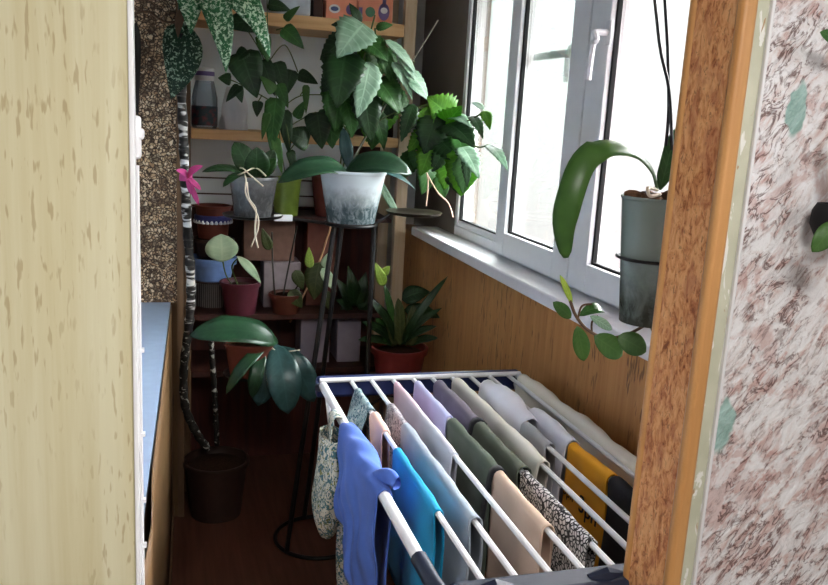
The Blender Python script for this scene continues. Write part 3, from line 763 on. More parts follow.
# F: orchid in cloudy pot, centre
bF = (cF.x, cF.y, ZR+.001)
F_ = thing('orchid_pot', 'orchid with broad dark leaves in big cloudy white pot, centre of the stand', 'plant', bF)
hF = at(351, 170, y=2.92).z-bF[2]
pot(None, F_, bF, .118, .086, hF, M['pot_white'], .003, .012, M['bark'], fill=.8)
yF = 2.9; q = ppm(yF)
Lf(F_, [(348, 172, 278, 183, 25, 0, -.06), (345, 172, 412, 174, 30, 0, -.07)], yF, M['leaf_orchid'], q, prof='strap', arch=.17, fold=.25, n=(0, -.62, .78))
Lf(F_, [(350, 170, 343, 128, 13, 0, .02)], yF+.03, M['leaf_blue'], q, prof='oval', arch=.06, n=(-.3, -.9, .2))
Lf(F_, [(352, 172, 416, 190, 10, 0, .02)], yF+.05, M['leaf_blue'], q, prof='strap', arch=.15, n=(0, -.5, .85))
Lf(F_, [(376, 178, 398, 216, 8, .08, .06)], yF+.05, M['leaf_silver'], q, prof='strap', arch=.05)

# brown pot behind: hibiscus-like plant, leaves in front of shelves and towards the window
yC = 3.22
bC = (.675, 3.56, 1.187)
C_ = thing('broadleaf_plant', 'bushy plant with large toothed leaves leaning to window, in orange-brown pot behind cloudy pot', 'plant', bC)
pot(None, C_, bC, .095, .072, .19, M['terra'], .006, .02, M['soil'])
q = ppm(yC)*1.12
bs = at(340, 175, y=yC+.06)
St(C_, [((338, 185, .3), (344, 140), (356, 95), (366, 50), (375, 15)), ((340, 185, .3), (352, 130), (378, 80), (385, 40)), ((342, 185, .3), (370, 130), (405, 110), (440, 112), (470, 140)),
        ((344, 180, .3), (380, 110), (400, 70), (415, 62)), ((440, 112), (462, 122), (484, 112)), ((465, 140), (478, 147), (488, 145)), ((395, 115), (425, 105), (450, 98)),
        ((350, 140), (335, 100), (335, 60)), ((375, 28), (376, 45))], yC, M['stem'], .0032)
rf = random.Random(21)
for (ex, ey, rx, ry, cnt, dy) in ((358, 80, 34, 50, 22, .06), (440, 142, 30, 36, 16, -.02)):
    for k in range(cnt):
        a = rf.random()*6.28; rr = rf.random()**.5
        x0, y0 = ex+rx*rr*math.cos(a), ey+ry*rr*math.sin(a); ln = 20+rf.random()*22
        Lf(C_, [(x0, y0, x0+rf.uniform(-14, 14), y0+ln, ln*.72, rf.uniform(-.05, .05), rf.uniform(-.08, .02))], yC+dy, M[('leaf_mid', 'leaf_dark', 'leaf_bright', 'leaf_mid')[k % 4]], q*.9, 'leaf', True, prof='ovate', ser=.08, fold=.15, nl=14, arch=.12, n=(rf.uniform(-.5, .3), -.8, rf.uniform(.2, .8)))
lab(St(C_, [((352, 160), (395, 90), (438, 20))], yC-.03, M['greystick'], .0028, 'support_stick'), 'thin grey support stick')
kw = dict(prof='ovate', ser=.07, fold=.15, nl=16)
Lf(C_, [(364, 24, 337, 58, 34, 0, -.1), (385, 40, 417, 77, 11, 0, 0), (404, 70, 428, 97, 15), (398, 58, 420, 88, 9), (370, 62, 357, 118, 24, 0, -.06), (392, 62, 412, 100, 12)], yC-.05, M['leaf_silver'], q, 'leaf', True, arch=.1, n=(.1, -.8, .6), **kw)
Lf(C_, [(346, 50, 337, 108, 36, 0, -.08), (350, 36, 320, 60, 20), (352, 27, 331, 25, 10), (362, 86, 371, 142, 26, 0, -.04), (340, 70, 322, 92, 20, .03, .03), (360, 24, 349, 3, 9), (355, 60, 326, 40, 22, .03, .03)], yC-.03, M['leaf_dark'], q, 'leaf', True, arch=.1, n=(-.1, -.9, .4), **kw)
Lf(C_, [(378, 46, 394, 88, 20), (376, 78, 399, 114, 26, 0, -.05), (376, 29, 393, 25, 8), (362, 40, 388, 62, 24, 0, -.05), (345, 100, 352, 138, 18), (388, 86, 408, 122, 18, .02, 0), (362, 60, 344, 90, 24, .05, .03), (370, 105, 384, 150, 18, .05, .04)], yC-.02, M['leaf_mid'], q, 'leaf', True, arch=.12, n=(.1, -.8, .5), **kw)
kw2 = dict(prof='ovate', ser=.13, fold=.12, nl=16)
Lf(C_, [(452, 118, 427, 97, 30), (434, 142, 420, 176, 22), (450, 148, 444, 190, 27), (484, 111, 490, 130, 9), (442, 130, 462, 106, 24), (426, 128, 408, 152, 14), (420, 110, 440, 132, 20)], yC-.1, M['leaf_bright'], q, 'leaf', True, arch=.08, n=(-.2, -.9, .3), **kw2)
Lf(C_, [(436, 116, 424, 154, 28), (446, 124, 475, 148, 28), (458, 150, 456, 190, 13), (466, 153, 467, 188, 9), (472, 116, 483, 139, 10), (414, 104, 401, 142, 14), (446, 148, 432, 172, 16), (440, 140, 462, 166, 24)], yC-.12, M['leaf_dark'], q, 'leaf', True, arch=.1, n=(-.2, -.9, .35), **kw2)
Lf(C_, [(462, 147, 479, 179, 18), (488, 145, 508, 171, 10), (483, 110, 471, 103, 6), (450, 118, 472, 128, 12), (408, 82, 428, 100, 8)], yC-.1, M['leaf_silver'], q, 'leaf', True, arch=.08, n=(-.2, -.8, .5), **kw2)
St(C_, [((416, 150), (424, 165), (428, 182), (426, 206)), ((420, 160), (436, 190), (448, 203), (453, 217))], yC-.08, M['pinkroot'], .0032, 'aerial_root')

# lime pot with climbing vine
yB = 3.26
bB = (.473, 3.54, 1.187)
# a narrow dark ledge of the shelving carries the pots standing behind the stand
B_ = thing('climbing_vine', 'vine with dark heart-shaped leaves climbing before the shelves from lime pot', 'plant', bB)
zl = 1.348
pot(None, B_, bB, .062, .05, zl-1.187, M['limepot'], .003, .012, M['soil'])
q = ppm(yB)
St(B_, [((287, 185, .28), (280, 140), (276, 95), (262, 55), (246, 28)), ((288, 185, .28), (290, 150), (283, 110), (270, 60), (267, 0)), ((278, 105), (255, 92), (240, 84), (231, 80)),
        ((280, 110), (300, 96), (330, 95)), ((284, 130), (300, 120), (316, 112)), ((270, 60), (285, 45), (298, 72)), ((262, 95), (258, 102)), ((276, 30), (283, 28)), ((246, 86), (238, 86)), ((290, 150), (300, 138), (308, 140)), ((300, 96), (306, 86)), ((268, 15), (259, 22)), ((285, 120), (284, 112))], yB, M['stem'], .0022)
kw = dict(prof='heart', fold=.12, arch=.08, n=(-.15, -.9, .35))
Lf(B_, [(260, 22, 218, 26, 23), (241, 52, 257, 98, 32), (231, 80, 218, 78, 12), (240, 86, 226, 102, 10), (237, 86, 242, 103, 10), (258, 101, 257, 117, 10), (284, 110, 289, 154, 14), (309, 141, 283, 132, 24), (317, 112, 322, 149, 26),
        (298, 74, 318, 84, 13), (276, 62, 286, 94, 16), (247, 50, 234, 62, 12), (262, 60, 275, 96, 16), (292, 70, 286, 96, 14), (290, 150, 296, 176, 9), (268, 4, 291, 11, 13)], yB, M['leaf_dark'], q, 'leaf', **kw)
Lf(B_, [(276, 98, 271, 152, 19), (283, 28, 304, 49, 16), (262, 34, 268, 62, 14), (296, 118, 306, 100, 10), (278, 84, 288, 108, 12)], yB-.02, M['leaf_mid'], q, 'leaf', **kw)
Lf(B_, [(274, 92, 260, 76, 11), (275, 138, 282, 174, 10), (306, 85, 306, 114, 7), (268, 112, 262, 140, 8), (285, 20, 300, 6, 8)], yB-.03, M['leaf_yellow'] if False else M['leaf_green'], q, 'leaf', **kw)

# G: wine pot with pale speckled leaf
yG = 3.46
cG = at(240, 312, y=yG)
bG = (cG.x, yG, ZL)
G_ = thing('speckled_seedling', 'small plant with one pale speckled round leaf in wine-red pot', 'plant', bG)
pot(None, G_, bG, .08, .064, at(240, 281, y=yG).z-ZL, M['winepot'], .006, .02, M['soil'])
q = ppm(yG)
St(G_, [((236, 290), (226, 275, -.08), (222, 255, -.1)), ((240, 290), (232, 268, -.04), (238, 258, -.1)), ], yG, M['stem'], .003)
Lf(G_, [(222, 262, 221, 234, 30)], yG-.1, M['leaf_pale'], q, prof='oval', arch=.1, n=(0, -.85, .5))
Lf(G_, [(237, 256, 261, 284, 9)], yG-.1, M['leaf_pale'], q, prof='lance', arch=.15, n=(0, -.85, .5))

# H: brown pot with upright dark stems and stake
yH = 3.46
cH = at(275, 325, y=yH)
bH = (at(279, 325, y=yH-.02).x+.03, yH+.0, ZL)
H_ = thing('staked_plant', 'thin dark-stemmed plant tied to bamboo stake in brown pot on lower shelf', 'plant', bH)
pot(None, H_, bH, .07, .055, .085, M['brownpot'], .005, .016, M['soil'])
q = ppm(yH)
St(H_, [((276, 310), (273, 270), (272, 232)), ((280, 312), (288, 270), (297, 226)), ((282, 312), (294, 292), (302, 278))], yH-.02, M['darkstem'], .0035)
lab(St(H_, [((290, 322, 0), (301, 300, -.05), (318, 265, -.08), (331, 226, -.1))], yH, M['stake'], .004, 'stake'), 'bamboo stake')
Lf(H_, [(320, 262, 314, 300, 24), (326, 290, 330, 312, 9)], yH-.1, M['leaf_olive'], q, arch=.08)
Lf(H_, [(322, 268, 336, 292, 11), (325, 268, 328, 253, 9)], yH-.12, M['leaf_pale'], q, arch=.08)
Lf(H_, [(310, 268, 309, 247, 9)], yH-.12, M['leaf_yellow'], q, arch=.08)
Lf(H_, [(295, 270, 303, 290, 12), (290, 290, 302, 308, 14), (270, 250, 262, 228, 10)], yH-.05, M['leaf_olive'], q, arch=.08)

# K: dark leafy plant behind the stand leg
bK = (.70, 3.56, ZL)
K_ = thing('leafy_pot_plant', 'dark leafy pot plant on the lower shelf behind the stand column', 'plant', (.755, 3.56, ZL))
pot(None, K_, (.765, 3.56, ZL), .05, .04, .075, M['darkpot'], .004, .014, M['soil'])
q = ppm(3.45)
Lf(K_, [(352, 306, 335, 278, 14), (354, 306, 348, 266, 16), (356, 306, 366, 272, 16), (356, 306, 374, 290, 14), (352, 308, 336, 300, 14), (358, 308, 372, 306, 14), (354, 300, 358, 282, 14), (350, 306, 342, 318, 14)], 3.5, M['leaf_dark'], q, arch=.12, n=(0, -.8, .6))
St(K_, [((355, 310), (352, 280)), ((356, 310), (362, 285))], 3.54, M['darkstem'], .003)

# I: moth orchid with large drooping leaves, brown pot on low tray
bI = (cI.x, cI.y, cI.z-.004)
I_ = thing('orchid_pot', 'orchid with huge bluish drooping leaves in terracotta pot, lowest left tray', 'plant', bI)
hI = at(249, 340, y=2.9).z-bI[2]
pot(None, I_, bI, .088, .068, hI, M['terra'], .005, .016, M['bark'], fill=.9)
yI = 2.88; q = ppm(yI)
I1 = Lf(I_, [(276, 344, 288, 414, 34, 0, -.1), (282, 346, 314, 402, 28, 0, -.04), (272, 346, 258, 406, 28, 0, -.06)], yI, M['leaf_blue'], q, prof='oval', arch=.14, n=(0, -.85, .5), fold=.2)
Lf(I_, [(278, 342, 189, 336, 32, 0, -.05)], yI, M['leaf_orchid'], q, prof='strap', arch=.16, n=(0, -.6, .8))
Lf(I_, [(266, 346, 226, 394, 12, 0, -.08), (262, 350, 252, 398, 14, 0, -.05)], yI-.02, M['leaf_orchid'], q, prof='strap', arch=.2, n=(0, -.6, .8))
St(I_, [((270, 346), (262, 342), (258, 350)), ((272, 348), (280, 352), (300, 350))], yI-.02, M['root'], .0028, 'root')

# J: red pot with strap leaves near the parapet
bJ = (cJ.x, cJ.y, cJ.z-.004)
J_ = thing('strap_leaf_plant', 'plant with arching dark strap leaves in red pot by the amber wall', 'plant', bJ)
hJ = at(402, 346, y=3.05).z-bJ[2]
pot(None, J_, bJ, .108, .08, hJ, M['redpot'], .008, .026, M['soil'], fill=.88)
yJ = 3.03; q = ppm(yJ)
kw = dict(prof='strap', n=(0, -.7, .7))
Lf(J_, [(402, 345, 448, 276, 8, 0, -.06), (404, 345, 442, 308, 9, 0, -.1)], yJ, M['leaf_dark'], q, arch=.3, **kw)
Lf(J_, [(396, 345, 366, 296, 10, 0, -.03), (398, 345, 437, 326, 9, 0, -.08), (394, 346, 358, 340, 10, 0, -.06), (392, 344, 362, 322, 12, 0, -.05), (408, 345, 438, 338, 9, 0, -.05)], yJ, M['leaf_dark'], q, arch=.15, **kw)
Lf(J_, [(400, 346, 398, 298, 13), (406, 346, 414, 304, 11), (396, 346, 386, 312, 12), (410, 346, 420, 318, 9)], yJ-.02, M['leaf_olive'], q, arch=.06, **kw)
Lf(J_, [(395, 340, 384, 284, 8), (392, 345, 376, 318, 14)], yJ-.02, M['leaf_mid'], q, arch=.06, **kw)
Lf(J_, [(384, 286, 375, 262, 11), (382, 276, 390, 266, 9)], yJ-.02, M['leaf_yellow'], q, arch=.06)
Lf(J_, [(402, 300, 430, 292, 20), (404, 310, 440, 318, 16)], yJ+.02, M['leaf_dark'], q, arch=.2)

# ------------------------------------------------------------------ hanging orchid by the post
yL = 1.2
cL = at(660, 200, y=yL); xL = cL.x
zt = at(628, 196, y=yL).z; zb = at(640, 322, y=yL).z
L_ = thing('hanging_orchid', 'orchid in clear pot hung on dark cords, one long leaf arching left', 'plant', (xL, yL, zb))
pot(None, L_, (xL, yL, zb), .062, .045, zt-zb, M['pot_hang'], .0015, .006, None, fill=.9)
bk = MB()
for k in range(46):
    a = R.random()*6.28; rr = R.random()**.5*.05; s_ = .008+.008*R.random()
    c_ = Vector((xL+rr*math.cos(a), yL+rr*math.sin(a), zt-.012+.016*R.random()))
    d_ = Vector((R.uniform(-1, 1), R.uniform(-1, 1), R.uniform(-.4, .4))).normalized()*s_
    bk.tube([c_-d_, c_-d_*.4, c_+d_*.4, c_+d_], [s_*.35, s_*.6, s_*.55, s_*.3], 6)
bk.build('bark', M['bark'], L_)
MB().ring((xL, yL, zb+.11), .0595, .0028).build('hanger_ring', M['blackmetal'], L_)
q = ppm(yL)
St(L_, [((657, 190, 0), (648, 188, -.04), (650, 196, -.05), (660, 194, -.04))], yL, M['root'], .003, 'root')
lf = MB(); P_ = [at(a, b, y=yL+c) for a, b, c in ((658, 188, 0), (652, 168, -.02), (635, 151, -.04), (608, 146, -.06), (585, 160, -.07), (572, 190, -.08), (564, 225, -.08), (566, 258, -.08))]
pp = spline(P_, 4); wd = [.012, .02, .03, .036, .038, .038, .04, .044]
rows = []
for i, c_ in enumerate(pp):
    u = i/(len(pp)-1); t_ = (pp[min(i+1, len(pp)-1)]-pp[max(i-1, 0)]).normalized()
    sdv = t_.cross(Vector((-.25, -.62, .74)) if u < .5 else Vector((-.45, -.85, .25))).normalized(); nn = sdv.cross(t_)
    w_ = (.016+.024*min(1, u*2.2))*min(1, ((1-u)*5+.03)**.5)
    rows.append([c_+sdv*j*w_*.5+nn*.2*abs(j)*w_*.5*(-1) for j in (-1, -.5, 0, .5, 1)])
lf.grid(rows).build('leaf', M['leaf_green'], L_, solid=.0015, smooth='all')
Lf(L_, [(660, 190, 676, 128, 16, 0, .03)], yL, M['leaf_mid'], q, prof='strap', arch=.06)
zc_ = 2.499
for (top, mid, bot, oy) in (((650, -120), (658, 30), (672, 150), -.02), ((664, -120), (668, 60), (660, 186), .02), ):
    ptz = [at(top[0], top[1], y=yL+oy), at(mid[0], mid[1], y=yL+oy), at((mid[0]+bot[0])/2+4, (mid[1]+bot[1])/2, y=yL+oy), at(bot[0], bot[1], y=yL+oy)]
    t0 = ptz[0]; hook = Vector((t0.x-.03, yL, 2.498))
    MB().tube(spline([hook, t0]+ptz[1:], 8), .0028, 6).build('cord', M['blackmetal'], L_)

# trailing succulent in mint pot on the sill
yM = 1.22
pm = at(662, 352, y=yM)
M_ = thing('trailing_plant', 'trailing round-leaved plant spilling left over the white sill below the hanging pot', 'plant', (1.06, yM+.02, 1.166))
M_['_b'] = (1.06, yM+.02, 1.166)
pot(None, M_, (1.06, yM+.02, 1.166), .043, .035, .075, M['mint'], .002, .01, M['soil'])
q = ppm(yM)
tl = [(1.05, yM+.02, 1.23), (.96, yM+.01, 1.262), tuple(at(672, 318, y=yM)), tuple(at(652, 322, y=yM)), tuple(at(628, 334, y=yM)), tuple(at(606, 338, y=yM)), tuple(at(588, 330, y=yM)), tuple(at(576, 316, y=yM)), tuple(at(570, 300, y=yM))]
MB().tube(spline(tl, 5), .0028, 6).build('stem', M['brownstem'], M_, smooth='all')
St(M_, [((578, 318), (582, 306), (592, 304)), ((592, 334), (592, 322), (598, 316))], yM, M['brownstem'], .0018, 'twig')
kw = dict(prof='oval', arch=.06, n=(-.3, -.85, .4))
Lf(M_, [(572, 304, 560, 275, 7)], yM, M['leaf_yellow'], q, **kw)
Lf(M_, [(571, 318, 553, 302, 14), (577, 326, 584, 361, 19), (594, 336, 622, 356, 26), (618, 336, 646, 352, 26, 0, -.02)], yM-.01, M['leaf_green'], q, **kw)
Lf(M_, [(579, 316, 604, 312, 15, 0, .01)], yM, M['leaf_mid'], q, prof='oval', arch=.28, n=(-.2, -.6, .75))
lab(Lf(M_, [(590, 316, 612, 330, 11)], yM-.01, M['leaf_silver'], q, **kw)[0], 'silvery curled leaf')
Lf(M_, [(640, 322, 652, 300, 14), (650, 324, 668, 340, 18)], yM+.03, M['leaf_olive'], q, **kw)

# wall planter on the right, mostly out of frame
yN = .9
pN = at(834, 222, y=yN)
N_ = thing('wall_planter', 'dark round wall planter with green leaves, cut by right photo edge', 'plant', (pN.x, yN, pN.z))
MB().lathe((pN.x, yN, pN.z-.028), [(.01, 0), (.022, .008), (.03, .024), (.029, .042), (.024, .052), (.02, .052), (.024, .04), (.016, .016)], 28).build('pot', M['gasket'], N_)
MB().box((pN.x+.0, yN+.024, pN.z-.006), (pN.x+.014, .941, pN.z+.006)).build('bracket', M['gasket'], N_)
q = ppm(yN)
Lf(N_, [(834, 222, 812, 252, 24, -.035, -.04), (838, 228, 832, 262, 20, -.04, -.04), (845, 200, 836, 120, 18, -.02, 0)], yN, M['leaf_green'], q, prof='oval', arch=.08, n=(-.2, -.9, .3))
St(N_, [((836, 210), (850, 150), (852, 90), (842, 40), (834, 36))], yN, M['stem'], .002)
Lf(N_, [(842, 46, 820, 32, 17, 0, 0)], yN, M['leaf_mid'], q, prof='oval', arch=.08, n=(-.2, -.9, .3))

# ------------------------------------------------------------------ drying rack
RX = [.464, .520, .580, .638, .693, .750, .806, .862, .920]; ZB = .92
rk = thing('drying_rack', 'white and navy folding drying rack loaded with laundry', 'drying rack', (.66, 1.58, 0))
MB().box((.372, 2.088, .872), (.962, 2.118, .93)).build('end_bar', M['navy'], rk, bevel=.01)
MB().box((.405, 1.028, .885), (.955, 1.086, .9285)).build('end_bar', M['navydark'], rk, bevel=.01)
MB().tube([(.378, 2.08, .926), (.955, 2.08, .926)], .007, 8).build('rail', M['white2'], rk)
for x_ in RX:
    MB().tube([(x_, 1.06, ZB), (x_, 2.084, ZB)], .0058, 8).build('rod', M['white2'], rk)
MB().tube([(.384, 1.16, ZB+.003), (.381, 2.045, ZB+.003)], .0115, 12).build('side_tube', M['white2'], rk)
MB().tube([(.95, 1.06, ZB), (.95, 2.084, ZB)], .0105, 10).build('side_tube', M['white2'], rk)
MB().tube([(.384, 1.165, ZB+.003), (.388, 1.10, ZB-.004), (.405, 1.055, ZB-.02), (.45, 1.05, ZB-.022)], .0145, 10).build('corner_joint', M['navydark'], rk)
MB().tube([(.381, 2.04, ZB+.003), (.381, 2.1, ZB-.02)], .0122, 10).build('corner_joint', M['navydark'], rk)
for x_ in (.397, .94):
    MB().tube([(x_, 2.07, .9), (x_, 1.12, .012)], .008, 8).build('leg', M['white2'], rk)
    x2 = x_+.018*(1 if x_ < .6 else -1)
    MB().tube([(x2, 1.09, .9), (x2, 2.04, .012)], .008, 8).build('leg', M['white2'], rk)
for y_, xx0, xx1 in ((1.12, .397, .94), (2.04, .415, .922)):
    MB().tube([(xx0, y_, .012), (xx1, y_, .012)], .0085, 8).build('foot_bar', M['white2'], rk)
for k in range(3):
    MB().tube([(.44+k*.19, 1.052, .926), (.47+k*.19, 1.05, .93), (.50+k*.19, 1.052, .926)], [.006, .014, .006], 8).build('hook', M['navydark'], rk)

def drape(name, label, cat, x, y0, y1, lend, rend, mat, seed, r=.009, amp=.006, freq=15, skew=0, taper=0, thick=.0025, z=ZB, group=None, flare=.0, ny=44, bulge=0, hem=.01, xb=0):
    rn = random.Random(seed); ph = [rn.random()*6.28 for _ in range(6)]
    ss = []
    nd = 14
    for i in range(nd, 0, -1): ss.append(('L', lend*i/nd))
    for i in range(7): ss.append(('A', i/6))
    for i in range(1, nd+1): ss.append(('R', rend*i/nd))
    rows = []
    for iy in range(ny+1):
        v = iy/ny; row = []
        for kind, s in ss:
            y = y0+(y1-y0)*v
            rr = r*(1+.10*math.sin(y*27+ph[0])+.07*math.sin(y*71+ph[1]))+bulge*(.6+.4*math.sin(y*21+ph[2]))*math.sin(PI*min(1, max(0, v)))**.5
            if kind == 'A':
                a = PI*(1-s); px_, pz_ = rr*math.cos(a), rr*math.sin(a)
                dist = 0
            else:
                sg = -1 if kind == 'L' else 1
                e = hem*math.sin(y*14+ph[3])+hem*.5*math.sin(y*37+ph[4])
                dist = s*(1+e/ max(.05, lend if sg < 0 else rend))
                w = amp*min(1, dist/.06)*(math.sin(y*freq+ph[4]+dist*6)+.6*math.sin(y*freq*2.3+ph[5]-dist*9))
                px_ = sg*(rr+flare*dist)+w; pz_ = -dist
                yc_ = (y0+y1)/2
                y = y+(yc_-y)*taper*min(1, dist/.3)+skew*dist
            row.append(Vector((x+px_+xb, y, z+pz_)))
        rows.append(row)
    base = Vector((x, (y0+y1)/2, z))
    o = MB().grid(rows).build(name, mat, None, base=base, smooth='all', solid=thick)
    return tag(o, label, cat, group)

# tube at the left: floral dress below, blue shirt over it
dress_m = cloth('floral_print', rgb(206, 204, 190), .08, 'floral', rgb(70, 110, 120), rgb(120, 124, 70), 85)
drs = thing('floral_dress', 'cream dress with teal floral print, hanging left of the blue shirt', 'dress', (.37, 1.8, ZB))
rows = []
for i in range(30):                      # gathered bag of skirt outside the tube
    u = i/29; row = []
    env = math.sin(PI*min(1, .12+u*.88))**.7
    for k in range(33):
        a = 2*PI*(k % 32)/32
        f_ = 1+.07*math.sin(a*6+u*5)+.05*math.sin(a*11-u*9)
        rx = (.012+.030*env)*f_; ry = (.02+.075*env)*f_
        row.append(Vector((.362+.010*math.sin(u*5)+rx*math.cos(a), 1.81-.02*u+ry*math.sin(a), ZB-.035-.25*u)))
    rows.append(row)
MB().grid(rows).build('skirt', dress_m, drs, smooth='all')
MB().grid([[Vector((.37+.0145*math.cos(PI*(1-j/8)), 1.80+.05*(k/8-.5)+.0*j, ZB+.004+.0145*math.sin(PI*(1-j/8)))) if 0 < j < 8 else Vector((.37+(.0145+.002)*(-1 if j == 0 else 1), 1.80+.05*(k/8-.5), ZB-.05)) for k in range(9)] for j in range(9)]).build('strap', dress_m, drs, smooth='all', solid=.002)
hang = MB(); rows = []
for i in range(24):
    u = i/23
    rows.append([Vector((.372+.012*math.sin(k*1.3+u*4)+.012*u, 1.60+.13*k/13, ZB-.12-.42*u)) for k in range(14)])
hang.grid(rows).build('hanging_panel', dress_m, drs, smooth='all', solid=.003)
blue = cloth('blue_cotton', rgb(76, 108, 188), .16)
sh = thing('blue_shirt', 'royal blue shirt bunched over the thick left tube', 'shirt', (.385, 1.57, ZB))
rows = []
for iy in range(61):
    v = iy/60; y = 1.745-.355*v; row = []
    bul = .0165+.013*math.sin(PI*min(1, v*1.15))+.002*math.sin(v*17)
    for k in range(49):
        s = k/48
        if s < .5:                       # left side, hanging in slanting folds
            d = (.5-s)/.5; ln = .11+.10*min(1, v*2)+.02*math.sin(v*9+1)+.05*v
            xx = -(bul+.012*d*(1-v)+.006*math.sin(v*13+d*7)*min(1, d*2)+.0025*math.sin(v*31-d*10)*min(1, d*2)); zz = -d*ln
            yy = y-.06*d*(1-v)
        elif s < .72:
            a = PI*(1-(s-.5)/.22); xx = bul*math.cos(a); zz = (bul*.8+.0025*math.sin(v*22+a*3))*math.sin(a); yy = y
        else:
            d = (s-.72)/.28; ln = .14+.26*min(1, v*1.6)
            zz = -d*ln; xx = bul-.012*d+.006*math.sin(v*21+d*8)*d; yy = y-.02*d*v
        row.append(Vector((.383+xx, yy, ZB+.003+zz)))
    rows.append(row)
MB().grid(rows).build('body', blue, sh, smooth='all', solid=.003)
rows = []
for i in range(26):                      # rolled sleeve slanting across the bundle
    u = i/25; row = []
    c_ = Vector((.352+.056*u, 1.62-.225*u, ZB-.085+.105*math.sin(PI*.62*u)+.012*math.sin(u*8)))
    for k in range(17):
        a = 2*PI*(k % 16)/16; rr = (.012+.008*math.sin(PI*u))*(1+.14*math.sin(a*3+u*10))
        row.append(c_+Vector((rr*.8*math.cos(a), rr*.7*math.cos(a), rr*math.sin(a))))
    rows.append(row)
MB().grid(rows).build('sleeve', blue, sh, smooth='all')

# rod 1
fl = cloth('teal_floral_print', rgb(150, 172, 176), .1, 'floral', rgb(52, 92, 110), rgb(200, 205, 205), 95)
drape('floral_blouse', 'teal and white floral blouse knotted over the second rod, far end', 'blouse', RX[0], 1.995, 1.84, .19, .2, fl, 11, amp=.01, freq=30, flare=.3, taper=-.25, skew=.2)
drape('peach_cloth', 'small peach cloth on the second rod behind the turquoise towel', 'cloth', RX[0], 1.81, 1.70, .12, .1, cloth('peach_cotton', rgb(226, 186, 170), .06), 12, r=.011, amp=.004)
drape('turquoise_towel', 'turquoise towel on the second rod from the left', 'towel', RX[0], 1.60, 1.31, .27, .2, cloth('turquoise_cotton', rgb(20, 142, 186), .1), 13, amp=.005)
# rod 2
drape('lace_cloth', 'grey patterned lace cloth on the third rod, far end', 'cloth', RX[1], 1.87, 1.74, .17, .14, cloth('grey_lace', rgb(168, 160, 166), .08, 'floral', rgb(96, 92, 104), rgb(205, 200, 204), 90), 21, r=.01, amp=.006)
drape('grey_towel', 'blue-grey towel on the third rod beside the turquoise towel', 'towel', RX[1], 1.735, 1.265, .29, .24, cloth('bluegrey_cotton', rgb(150, 162, 174), .06), 22, r=.011, amp=.005)
# rod 3
drape('pink_towel', 'long towel fading from pink to light grey on the fourth rod', 'towel', RX[2], 2.04, 1.555, .30, .27, cloth('pink_grey_cotton', rgb(196, 196, 204), .05, 'grad', rgb(226, 180, 192), None, (-.05, .25)), 31, r=.008, amp=.004)
# rod 4
drape('lilac_cloth', 'periwinkle lilac cloth at the far end of the fifth rod', 'cloth', RX[3], 2.035, 1.765, .26, .22, cloth('lilac_cotton', rgb(186, 188, 226), .05), 41, r=.009, amp=.004)
drape('green_shirt', 'dark green cloth on fifth rod between lilac cloth and beige towel', 'shirt', RX[3], 1.745, 1.466, .27, .25, cloth('dark_green_cotton', rgb(76, 86, 74), .1), 42, r=.013, amp=.006)
bt = drape('beige_towel', 'beige towel with black edge on near end of the fifth rod', 'towel', RX[3], 1.455, 1.215, .24, .2, cloth('beige_cotton', rgb(206, 180, 160), .06), 43, r=.010, amp=.004)
bd = cloth('black_trim', rgb(34, 34, 38), .1)
def band(parent, x, y0, y1, r, lend, rend, mat, nm='trim_band'):
    rows = []
    for yy in (y0, (y0+y1)/2, y1):
        row = [Vector((x-r-.002-.012*math.sin(s/.08), yy, ZB-s)) for s in (lend, lend*.75, lend*.5, lend*.25)]
        row += [Vector((x+r*1.05*math.cos(PI*(1-i/6)), yy, ZB+r*1.05*math.sin(PI*(1-i/6)))) for i in range(7)]
        row += [Vector((x+r+.003, yy, ZB-s)) for s in (rend*.25, rend*.6, rend)]
        rows.append(row)
    return MB().grid(rows).build(nm, mat, parent, smooth='all', solid=.003)
band(bt, RX[3], 1.466, 1.446, .0145, .15, .1, bd)
# rod 5
drape('mauve_shirt', 'dark mauve cloth at the far end of the sixth rod', 'shirt', RX[4], 2.02, 1.735, .25, .22, cloth('mauve_cotton', rgb(112, 104, 118), .08), 51, r=.015, amp=.006)
o = drape('green_trousers', 'dark olive trousers on the sixth rod behind the spotted cloth', 'trousers', RX[4], 1.715, 1.448, .27, .25, cloth('olive_cotton', rgb(84, 90, 78), .1), 52, r=.014, amp=.006)
band(o, RX[4], 1.728, 1.705, .0175, .12, .1, bd, 'waistband')
drape('spotted_cloth', 'black and white spotted cloth on near end of the sixth rod', 'cloth', RX[4], 1.445, 1.155, .22, .2, cloth('ring_print', rgb(208, 206, 204), .06, 'ring', rgb(36, 36, 40), None, 105), 53, r=.010, amp=.004)
# rod 6
drape('cream_towel', 'long cream towel running along the seventh rod', 'towel', RX[5], 2.04, 1.475, .29, .25, cloth('cream_cotton', rgb(214, 210, 200), .05), 61, r=.013, amp=.005, bulge=.003)
# rod 7
lv = cloth('pale_lavender', rgb(230, 231, 243), .05)
drape('white_shirt', 'pale lavender shirt bunched over two rods at far right end', 'shirt', RX[6], 1.99, 1.70, .22, .2, lv, 71, r=.022, amp=.008, bulge=.014, xb=.014)
drape('grey_shirt', 'light grey cloth on the eighth rod, near the yellow top', 'shirt', RX[6], 1.70, 1.565, .22, .2, cloth('light_grey', rgb(170, 172, 178), .06), 72, r=.012, amp=.006)
